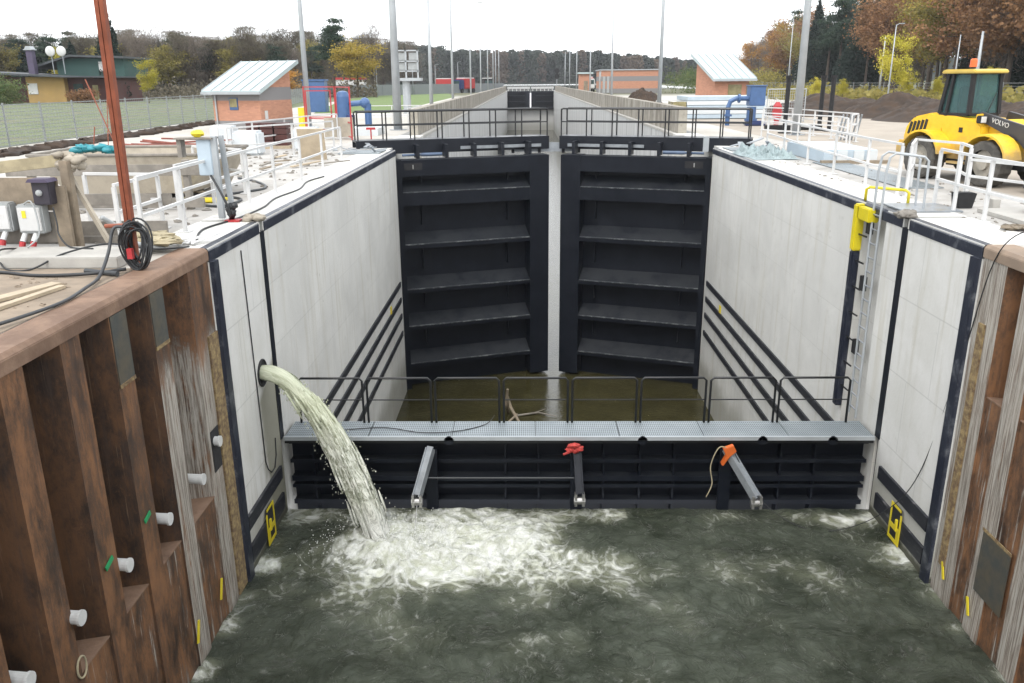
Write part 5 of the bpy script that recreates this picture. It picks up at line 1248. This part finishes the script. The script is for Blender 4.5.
# gate anchorage hardware near both heel posts
for s, lab in ((-1, 'jumble of grey steel anchor plates at the left gate heel'), (1, 'grey steel anchor plates at the right gate heel')):
    m = MB(); ra = random.Random(30+s)
    for k in range(9):
        x = s*(6.25+ra.random()*1.7); y = 29.5+ra.random()*3.2; m.bar((x, y, .06+ra.random()*.1), (x+ra.uniform(-.7, .7), y+ra.uniform(-.6, .6), .1+ra.random()*.25), .16, .03)
    tag(m.build('anchor_plates', 'galv'), lab, 'anchor plates')
    m = MB(); m.box((min(s*6.3, s*7.8), 30.2, .02), (max(s*6.3, s*7.8), 31.8, .05)); tag(m.build('cover_grating', 'grating'), 'flat grating cover beside the %s gate heel' % ('left' if s < 0 else 'right'), 'grating')
    m = MB(); m.tube([(s*5.2, 33.4, -.28), (s*4.4, 33.7, -.28)], .07, 10); m.tube([(s*5.9, 33.1, -.28), (s*5.2, 33.4, -.28)], .05, 8); tag(m.build('gate_cylinder', 'steelblue', smooth=False), 'pale blue hydraulic cylinder on top of the %s gate leaf' % ('left' if s < 0 else 'right'), 'cylinder')
m = MB(); m.box((5.55, 31.6, -.1), (5.75, 31.7, .45)); tag(m.build('steel_plate', 'galvpole'), 'upright white steel plate at the right heel of the gate', 'plate')
# right clutter
for i, (x, y, lab) in enumerate(((11.2, 40.6, 'black steel post left of the big grey pole'), (13.5, 42.6, 'black steel post just right of the big grey pole'), (13.75, 41.9, 'rightmost of the three black steel posts'))):
    m = MB(); m.tube([(x, y, 0), (x, y, .06)], .3, 8); m.tube([(x, y, 0), (x, y, 2.55)], .105, 8); m.tube([(x, y, 2.5), (x, y, 2.62)], .14, 8); tag(m.build('steel_post', 'seat'), lab, 'post', 'three black steel posts')
m = MB(); m.box((11.0, 43.0, 0.02), (13.8, 43.4, .25)); tag(m.build('black_beam', 'seat', bevel=.03), 'black steel beam lying between the black posts', 'beam')
nxg = 34
vs = []; fs = []
for j in range(nxg+1):
    for i in range(nxg+1):
        u = i/nxg; v = j/nxg; x = 6.15+u*1.5; y = 26.8+v*3.0
        e = min(u, 1-u, v, 1-v); z = .03+min(1, e*6)*(.06+.34*abs(mn.fractal(Vector((x*2.4, y*1.6, 1)), .6, 2.1, 5)))
        vs.append((x+.2*mn.noise(Vector((x, y, 4))), y+.3*mn.noise(Vector((x*1.3, y, 9))), z))
for j in range(nxg):
    for i in range(nxg): fs.append((j*(nxg+1)+i, j*(nxg+1)+i+1, (j+1)*(nxg+1)+i+1, (j+1)*(nxg+1)+i))
m = MB(); m.add(vs, fs); tag(m.build('tarpaulin', 'tarp', smooth=False), 'crumpled pale teal tarpaulin on the right coping', 'tarpaulin')
t = thing('pit_frame', (9, 28, 0), 'low metal box frame filled with pale blue sheets beside the tarpaulin', 'box')
m = MB(); m.add([(8.0, 25.8, .02), (9.6, 25.8, .02), (9.6, 29.5, .02), (8.0, 29.5, .02), (8.0, 25.8, .4), (9.6, 25.8, .4), (9.6, 29.5, .4), (8.0, 29.5, .4)], [(0,1,5,4),(1,2,6,5),(2,3,7,6),(3,0,4,7),(4,5,6,7)]); m.build('box_body', 'ltblue', t)
m = MB(); m.box((7.9, 25.6, .0), (9.9, 25.8, .10)); m.build('timber_sill', 'wood', t)
for x in (8.4, 8.9, 9.3): m = MB(); m.box((x, 25.75, .1), (x+.3, 25.80, .38)); m.build('side_panel', 'insul', t)
m = MB(); m.box((7.75, 19.6, .012), (8.7, 26.0, .03)); tag(m.build('floor_grating', 'grating'), 'long floor grating behind the right railing posts', 'grating')
m = MB(); m.box((7.6, 14.2, .012), (8.9, 16.0, .08)); tag(m.build('brick_plinth', 'conc'), 'pale slab under the lower railing piece on the right', 'slab')
t = thing('insulation_stack', (9.6, 58, 0), 'stack of white and pale blue sheets with a yellow pack behind the right gate', 'stack')
for k in range(5): m = MB(); m.box((9.4, 56, .05+k*.28), (14.5, 60, .30+k*.28)); m.build('sheet', 'insul' if k % 2 else 'ltblue', t)
m = MB(); m.box((8.5, 56, .05), (9.35, 58, 1.1)); m.build('yellow_pack', 'winyel', t)
m = MB(); m.prism([(7.47, .012), (7.74, .012), (7.80, .30), (7.42, .30)], 16.45, 16.72, 'y'); m.prism([(7.45, .30), (7.77, .30), (7.77, .31), (7.45, .31)], 16.47, 16.7, 'y'); tag(m.build('bucket', 'seat', bevel=.02), 'small black plastic bucket on the right apron', 'bucket')
m = MB(); m.box((8.05, 16.3, .012), (8.2, 16.6, .2)); tag(m.build('concrete_block', 'conc', bevel=.01), 'small concrete block right of the black bucket', 'block')
m = MB()
for k in range(7): m.ball((7.2+rs.uniform(-.25, .25), 14.0+rs.uniform(-.1, .1), .06), .1, 7, 4, (1.6, 1, .4), .4, k+80)
tag(m.build('leaf_litter', 'wood'), 'small brown heap of debris beside the nearest right railing', 'debris')
t = thing('brick_kerb', (9, 13.9, 0), 'low red brick kerb and paving at the right edge', 'kerb')
m = MB(); m.box((8.2, 14.9, .0), (12, 15.5, .22)); m.build('brick_course', 'housered', t); m = MB(); m.box((8.15, 14.85, .22), (12, 15.55, .27)); m.build('kerb_top', 'conc', t)
m = MB(); m.box((7.4, 12.5, .05), (7.9, 12.8, .2)); tag(m.build('timber_block', 'woodgrey'), 'grey timber block at the right picture edge above the capping beam', 'block')
t = thing('site_fence', (12.9, 50, 0), 'grey wire mesh panel standing right of the blue tank', 'mesh panel')
m = MB()
for a, b in (((12.9, 50, 0), (12.9, 50, 1.9)), ((15.4, 51, 0), (15.4, 51, 1.9)), ((12.9, 50, 1.9), (15.4, 51, 1.9)), ((12.9, 50, .1), (15.4, 51, .1))): m.tube([a, b], .03, 6)
m.build('frame', 'galvpole', t)
m = MB()
for k in range(17): f = k/17; m.tube([(12.9+2.5*f, 50+f, .1), (12.9+2.5*f, 50+f, 1.9)], .010, 4)
for k in range(12): m.tube([(12.9, 50, .1+k*.15), (15.4, 51, .1+k*.15)], .010, 4)
m.build('wire_grid', 'galvpole', t)
t = thing('control_kiosk', (13.9, 39, 0), 'low metal frame and hoses behind the right railing', 'frame')
m = MB(); 
for k in range(6): m.tube([(11.9+k*.15, 35.6, .0), (12.0+k*.15, 35.4, 1.05)], .04, 6)
m.build('tube_bundle', 'galv', t)
# trucks far away
def truck(x, y, rz, lab, body, cab, sc_=1.):
    t = thing('truck', (x, y, 0), lab, 'truck', None, rz)
    m = MB(); m.box((-3, -1.2, .9), (1.6, 1.2, 3.1)); m.build('cargo_body', cab, t, local=True, bevel=.1)
    m = MB(); m.box((1.7, -1.2, .7), (3.6, 1.2, 2.9)); c = m.build('cab', body, t, local=True, bevel=.15)
    m = MB(); m.box((3.55, -1.0, 1.7), (3.63, 1.0, 2.6)); m.build('windscreen', 'glass', c, local=True)
    m = MB(); m.box((-2.8, -1.0, 3.1), (1.4, 1.0, 3.3)); m.build('roof_rack', 'white', t, local=True)
    for wx in (-2.3, -1.0, 2.6):
        for wy in (-1.1, 1.1): m = MB(); m.tube([(wx, wy-.18, .5), (wx, wy+.18, .5)], .5, 14); m.build('wheel', 'rubber', t, local=True)
truck(-15.2, 196, -2.05, 'dark blue and red truck parked beyond the lawn', 'truckblue', 'truckred')
truck(-20.6, 215, .2, 'small red vehicle left of the parked truck', 'truckred', 'truckred')
truck(-10.6, 212, -1.4, 'dark van right of the parked truck', 'seat', 'seat')
truck(13.0, 200, -1.5, 'small white and red vehicle between the kiosk and the long brick building', 'white', 'truckred')
t = thing('site_cabin', (-38, 170, 0), 'white site cabin with red stripe beyond the lawn', 'cabin')
m = MB(); m.box((-39, 170, 0), (-33, 173, 3.0)); m.build('wall', 'white', t)
m = MB(); m.box((-39.1, 169.9, 3.0), (-32.9, 173.1, 3.4)); m.build('roof', 'truckred', t)

# ------------------------------------------------------------------ vegetation
def quads(pos, size, rng, stretch=1., upb=0.):
    n = len(pos); a = rng.normal(size=(n, 3)); a[:, 2] += upb; a /= np.linalg.norm(a, axis=1)[:, None]
    b = rng.normal(size=(n, 3)); b -= (b*a).sum(1)[:, None]*a; b /= np.linalg.norm(b, axis=1)[:, None]
    s = size*rng.uniform(.6, 1.4, n)[:, None]
    v = np.stack([pos-a*s*stretch-b*s*.15, pos+b*s*.8, pos+a*s*stretch+b*s*.1, pos-b*s*.8], 1) if stretch <= 1.5 else np.stack([pos-a*s*stretch, pos+b*s*.12, pos+a*s*stretch, pos-b*s*.12], 1)
    return v.reshape(-1, 3)
def leafmesh(name, v, mat):
    n = len(v)//4; me = bpy.data.meshes.new(name)
    me.vertices.add(len(v)); me.vertices.foreach_set('co', v.astype(np.float32).ravel())
    me.loops.add(n*4); me.loops.foreach_set('vertex_index', np.arange(n*4, dtype=np.int32))
    me.polygons.add(n); me.polygons.foreach_set('loop_start', np.arange(0, n*4, 4, dtype=np.int32)); me.polygons.foreach_set('loop_total', np.full(n, 4, dtype=np.int32))
    me.update(calc_edges=True); me.materials.append(M[mat]); return me
def tree_meshes(kind, h, seed, leafmat, barkmat='bark', n=3600, size=.30, cr=None):
    rng = np.random.default_rng(seed); rr = random.Random(seed); m = MB(); P = []
    lean = Vector((rr.uniform(-.5, .5), rr.uniform(-.5, .5), 0))
    def tr(z): return Vector((lean.x*(z/h)**1.5, lean.y*(z/h)**1.5, z))
    r0 = .018*h if kind != 'birch' else .011*h
    m.tube([tr(h*f) for f in (0, .2, .45, .7, .9)], [r0, r0*.8, r0*.6, r0*.35, r0*.1], 6)
    if kind in ('decid', 'birch'):
        cr = cr or h*.24; tips = []
        for k in range(26 if kind == 'decid' else 18):
            z = h*rr.uniform(.28 if kind == 'decid' else .42, .80); a = rr.random()*2*PI; prof = math.sin(PI*min(1, max(.15, (z/h-.1)/.95)))**.7
            L = cr*rr.uniform(.5, 1.15)*prof; e = tr(z)+Vector((math.cos(a)*L, math.sin(a)*L, h*rr.uniform(.04, .18)))
            mid = (tr(z)+e)/2+Vector((0, 0, -.02*h)); m.tube([tr(z), mid, e], [r0*.3, r0*.18, r0*.06], 4, False); tips += [e, mid+Vector((rr.uniform(-.5, .5), rr.uniform(-.5, .5), rr.uniform(0, .6)))]
        tips.append(tr(h*.93)); T = np.array([tuple(t_) for t_ in tips]); wts = rng.uniform(.15, 1, len(T))**1.5; wts /= wts.sum()
        idx = rng.choice(len(T), n, p=wts); sp = h*.052*rng.uniform(.6, 1.5, len(T))[idx]
        P = T[idx]+rng.normal(size=(n, 3))*sp[:, None]*np.array([1, 1, .7])
        v = quads(P, size, rng)
    elif kind == 'bare':
        cr = cr or h*.22; tips = []
        for k in range(34):
            z = h*rr.uniform(.15, .85); a = rr.random()*2*PI; L = cr*rr.uniform(.4, 1.1); e = tr(z)+Vector((math.cos(a)*L, math.sin(a)*L, h*rr.uniform(.08, .25)))
            mid = (tr(z)+e)/2; m.tube([tr(z), mid, e], [r0*.3, r0*.17, r0*.05], 4, False); tips += [e, mid]
        T = np.array([tuple(t_) for t_ in tips]); idx = rng.integers(0, len(T), n)
        P = T[idx]+rng.normal(size=(n, 3))*h*.055*np.array([1, 1, 1]); P[:, 2] = np.minimum(P[:, 2], h*1.02)
        v = quads(P, size, rng, 3.2, .9)
    elif kind == 'pine':
        tips = []
        for k in range(22):
            f = rr.uniform(.45, .97); z = h*f; a = rr.random()*2*PI; L = h*.17*rr.uniform(.3, 1.1)*(1.25-f*.8); e = tr(z)+Vector((math.cos(a)*L, math.sin(a)*L, rr.uniform(-.2, .7)))
            m.tube([tr(z-.3), e], [r0*.25, r0*.06], 4, False); tips.append(e)
        T = np.array([tuple(t_) for t_ in tips]); idx = rng.integers(0, len(T), n)
        P = T[idx]+rng.normal(size=(n, 3))*np.array([h*.045, h*.045, h*.018]); v = quads(P, size, rng)
    else:  # spruce
        u = rng.uniform(0, 1, n)**.6; z = h*(1-u*.88); a = rng.uniform(0, 2*PI, n); lay = np.floor(z/(h*.055)+a*.35)*(h*.055)-a*.35*h*.055
        rad = (h-z)*.25*(.35+.65*rng.uniform(0, 1, n)**.5)*(1+.3*np.sin(a*3+z)); P = np.stack([rad*np.cos(a), rad*np.sin(a), lay+h*.03-rad*.22+rng.normal(size=n)*.38], 1); v = quads(P, size, rng)
    tm = m.build('trunk', barkmat); tme = tm.data; bpy.data.objects.remove(tm)
    return tme, leafmesh('crown', v, leafmat)
def new_tree(name, mm, loc, rz, s, lab, group):
    o = bpy.data.objects.new(name, None); col.objects.link(o); o.location = loc; o.rotation_euler = (0, 0, rz); o.scale = (s[0], s[0], s[1]); tag(o, lab, 'tree', group)
    for nm, me in zip(('trunk', 'crown'), mm):
        c = bpy.data.objects.new(nm, me); col.objects.link(c); c.parent = o
    return o
V = {}
V['rust'] = [tree_meshes('decid', 20, s, 'leaf_rust', n=9000, size=.19) for s in (1, 2, 3)]
V['orange'] = [tree_meshes('decid', 17, s, 'leaf_orange', n=9000, size=.19) for s in (4, 5)]
V['olive'] = [tree_meshes('decid', 18, s, 'leaf_olive', n=8000, size=.19) for s in (6, 7)]
V['gold'] = [tree_meshes('decid', 16, s, 'leaf_gold', n=8000, size=.18) for s in (31, 32)]
V['yellow'] = [tree_meshes('decid', 9, s, 'leaf_yellow', n=6000, size=.10) for s in (8, 9)]
V['birch'] = [tree_meshes('birch', 20, s, 'leaf_olive', 'birch', n=3200, size=.14) for s in (10, 11)]
V['pine'] = [tree_meshes('pine', 21, s, 'leaf_pine', n=9000, size=.19) for s in (12, 13, 14)]
V['spruce'] = [tree_meshes('spruce', 20, s, 'leaf_fir', n=11000, size=.22) for s in (15, 16)]
V['bare'] = [tree_meshes('bare', 15, s, 'twig', n=3600, size=.22) for s in (17, 18, 19)]
V['bared'] = [tree_meshes('bare', 13, s, 'twigd', n=4200, size=.24) for s in (20, 21, 22)]
LAB = {'gold': 'golden leaved tree in the autumn wood on the right', 'rust': 'rust-brown leaved tree standing in the autumn wood on the right', 'orange': 'orange leaved tree in the autumn wood on the right', 'olive': 'olive green leaved tree in the wood on the right',
       'birch': 'slender white-stemmed birch in the autumn wood on the right', 'pine': 'dark green pine in the wood on the right', 'spruce': 'dark conical spruce in the wood on the right', 'bare': 'bare grey tree in the wood on the right'}
NAME = {'gold': 'autumn_tree', 'rust': 'autumn_tree', 'orange': 'autumn_tree', 'olive': 'leafy_tree', 'birch': 'birch_tree', 'pine': 'pine_tree', 'spruce': 'spruce_tree', 'bare': 'bare_tree', 'bared': 'bare_tree'}
rt = random.Random(77)
def edge(y): return 57 + (y-100)*.19 if y < 170 else 70.3+(y-170)*.08
y = 78
count = 0
while y < 340:
    st = 5.0+(y-78)*.035
    for row in range(3):
        x = edge(y)+row*6.5+rt.uniform(-2, 2); yy = y+rt.uniform(-2, 2)
        u = 531+827*(x+1)/yy
        if u > 1090: continue
        if row == 0: k = rt.choices(['rust', 'olive', 'birch', 'orange', 'pine', 'spruce', 'bare', 'gold'], [2.6, 3, 3, 1, 1.2, 1.2, 1.8, 1.3])[0]
        else: k = rt.choices(['rust', 'olive', 'pine', 'spruce', 'bare', 'birch'], [2, .8, 4, 3.5, 1, .8])[0]
        if 735 < u < 778: k = rt.choice(['orange', 'rust', 'bare'])
        if 795 < u < 852 and row < 3: k = rt.choice(['spruce', 'pine', 'spruce'])
        if 852 < u < 905 and row == 0: k = 'rust'
        hs = rt.uniform(.85, 1.15)*(1.08 if row else .95)
        new_tree(NAME[k], rt.choice(V[k]), (x, yy, 0), rt.random()*6, (rt.uniform(.9, 1.2), hs), LAB[k], 'trees of the autumn wood: ' + k)
        count += 1
    y += st
new_tree('yellow_tree', V['yellow'][0], (37.8, 92, 0), 1, (.62, .74), 'bright yellow-green young tree in front of the wood, left of the loader', None)
for i, (x, y, h) in enumerate(((30.5, 95, .30), (35, 99, .28), (40.5, 95, .40), (42.5, 92, .30), (33, 108, .28), (46.5, 90, .40))):
    new_tree('young_tree', V['yellow'][1], (x, y, 0), i, (h, h), 'low yellow bush along the fence of the autumn wood', 'yellow bushes along the right fence')
# left wood
LABL = {'bared': 'bare brown tree in the wood on the left', 'bare': 'bare grey tree in the wood on the left', 'pine': 'dark pine rising above the wood on the left', 'olive': 'olive tree at the edge of the wood on the left', 'spruce': 'dark spruce in the wood on the left', 'orange': 'small orange tree at the edge of the wood on the left'}
for row in range(3):
    u = -30
    while u < 425:
        Yd = 165+row*14+rt.uniform(-4, 4)+max(0, (u-270))*1.0
        x = (u-531)/827*Yd-1
        k = rt.choices(['bared', 'bare', 'pine', 'olive', 'spruce'], [5, 2.2, 2.2 if row else .8, 1.1, .9])[0]
        base = {'bared': 13, 'bare': 15, 'pine': 21, 'olive': 18, 'spruce': 20}[k]
        top = 2.47+(84-(46-6*math.sin(max(0, min(1, (u-60)/260))*PI)+max(0, u-300)*.05+rt.uniform(-7, 9)))/827*Yd
        hs = top/base; 
        new_tree(NAME[k], rt.choice(V[k]), (x, Yd, 0), rt.random()*6, (max(hs, .75)*rt.uniform(.85, 1.25), hs), LABL[k], 'trees of the left wood: ' + k)
        u += rt.uniform(9, 15)
new_tree('pine_tree', V['spruce'][1], (-63.5, 130, 0), 2, (.55, .80), 'tall thin sparse spruce rising behind the red mast', None)
new_tree('willow_tree', V['gold'][0], (-30.0, 148, 0), 2, (.85, .62), 'broad olive-yellow tree beyond the lawn behind the grey pole', None)
new_tree('pine_tree', V['pine'][1], (-35.5, 155, 0), 3, (.8, .62), 'dark pine just left of the broad olive-yellow tree', None)
new_tree('bare_tree', V['bare'][1], (-28, 152, 0), 4, (.6, .76), 'bare tree right of the broad olive-yellow tree', None)
new_tree('autumn_tree', V['orange'][0], (-38.5, 130, 0), 5, (.7, .30), 'small orange tree right behind the left brick hut', None)
new_tree('yellow_tree', V['yellow'][0], (-51.8, 115, 0), 5, (.5, .62), 'yellow bush between the house and the left brick hut', None)
new_tree('yellow_tree', V['yellow'][1], (-77, 140, 0), 1, (.5, .95), 'yellow-green tree behind the house roof', None)
def bush(name, x, y, rx, ry, h, n, mat, lab, size=.12, kind=None, cat='bush'):
    rng = np.random.default_rng(int(abs(x)*10+y)); c = rng.uniform(-1, 1, (14, 3)); c[:, 2] = rng.uniform(.1, .8, 14)
    idx = rng.integers(0, 14, n); P = (c[idx]*[.7, .7, 1]+rng.normal(size=(n, 3))*[.22, .22, .16])*[rx, ry, h]; P[:, 2] = np.abs(P[:, 2]); P += [x, y, 0]
    me = leafmesh(name, quads(P, size, rng), mat); o = bpy.data.objects.new(name, me); col.objects.link(o); return tag(o, lab, cat, kind=kind)
bush('hedge_bush', -71.2, 114, 3.5, 2.5, 3.0, 3500, 'bush', 'green leafy bush at the far left in front of the house')
bush('hedge_bush', -76, 116, 4, 3, 4.4, 3500, 'bush', 'dark green bush at the left picture edge')
bush('shrub', -63.8, 121, 2.2, 1.2, 1.7, 2600, 'leaf_rust', 'reddish shrub in front of the house porch')
bush('hedge_bush', 34, 150, 5, 8, 4.0, 3000, 'leaf_olive', 'olive bush between the long brick building and the right hut')
bush('hedge_bush', 29, 168, 3, 8, 4.5, 3000, 'bush', 'green bush right behind the long brick building')
bush('hedge_bush', 41, 155, 5, 8, 4.5, 3000, 'leaf_olive', 'olive bush just left of the right hut')
# low undergrowth along the right fence
rng = np.random.default_rng(50); n = 9000; f = rng.uniform(0, 1, n); yb = 44+f*100; xb = 36+rng.uniform(0, 16, n)+np.where(yb < 90, (90-yb)*.25, 0)-np.where(yb > 100, 6, 0)
P = np.stack([xb, yb, np.abs(rng.normal(size=n))*.55], 1); me = leafmesh('undergrowth', quads(P, .30, rng), 'leaf_olive'); o = bpy.data.objects.new('undergrowth', me); col.objects.link(o); tag(o, 'low brown undergrowth along the fence of the right wood', 'undergrowth', kind='stuff')
rng = np.random.default_rng(51); n = 26000; yb = rng.uniform(142, 215, n); xb = -(rng.uniform(.18, .72, n))*yb
P = np.stack([xb, yb, np.abs(rng.normal(size=n))*1.3], 1); me = leafmesh('undergrowth', quads(P, .24, rng), 'twigd'); o = bpy.data.objects.new('undergrowth', me); col.objects.link(o); tag(o, 'brown scrub at the foot of the left wood', 'undergrowth', kind='stuff')
# far wood as one mass
def farwood(name, spots, mat, lab, sz=1.0):
    rng = np.random.default_rng(60+len(spots)); out = []
    for x, y, h in spots:
        n = 420; f = rng.uniform(.05, 1, n)**.8; rad = h*.20*np.sqrt(np.clip(1-(f-.45)**2*2.6, .05, 1))*rng.uniform(.2, 1, n); a = rng.uniform(0, 2*PI, n)
        out.append(np.stack([x+rad*np.cos(a), y+rad*np.sin(a), f*h], 1))
    P = np.concatenate(out); me = leafmesh(name, quads(P, sz, rng), mat); o = bpy.data.objects.new(name, me); col.objects.link(o); tag(o, lab, 'wood', kind='stuff')
sp = []; sp2 = []
rf = random.Random(9)
for row in range(3):
    u = 385
    while u < 725:
        Yd = 560+row*25+rf.uniform(-10, 10)
        topv = 52 if u < 450 else 57+(u-450)*.012 if u < 600 else 60+(u-600)*.085
        h = 2.47+(84-topv+rf.uniform(-2, 2))/827*Yd; (sp2 if rf.random() < .18 or (495 < u < 512) else sp).append(((u-531)/827*Yd, Yd, h)); u += rf.uniform(3.5, 6)
farwood('far_wood', sp, 'farleaf', 'distant dark green wood closing the view beyond the lock', .75)
farwood('far_brown_wood', sp2, 'farleafb', 'distant brown trees mixed in the far wood', .75)
g = MB(); 
for k in range(40):
    x0 = -300+k*22; g.add([(x0, 640, 0), (x0+22, 640, 0), (x0+22, 640, 16+3*mn.noise(Vector((k+1, 0, 0)))), (x0, 640, 16+3*mn.noise(Vector((k, 0, 0)))), (x0, 760, 0), (x0+22, 760, 0)], [(0, 1, 2, 3), (3, 2, 5, 4)])
struct(g, 'far_hills', 'farleaf')
print('trees', count)

# ------------------------------------------------------------------ air
m = MB(); m.box((-1500, -150, -13), (1500, 1400, 45)); hz = m.build('haze', 'white'); tag(hz, kind='stuff')
hm = bpy.data.materials.new('haze_air'); hm.use_nodes = True; ht = hm.node_tree; ht.nodes.clear()
ho = ht.nodes.new('ShaderNodeOutputMaterial'); pv = ht.nodes.new('ShaderNodeVolumePrincipled'); pv.inputs['Color'].default_value = (.93, .95, 1, 1); pv.inputs['Density'].default_value = .00016
ht.links.new(pv.outputs[0], ho.inputs['Volume']); hz.data.materials.clear(); hz.data.materials.append(hm)
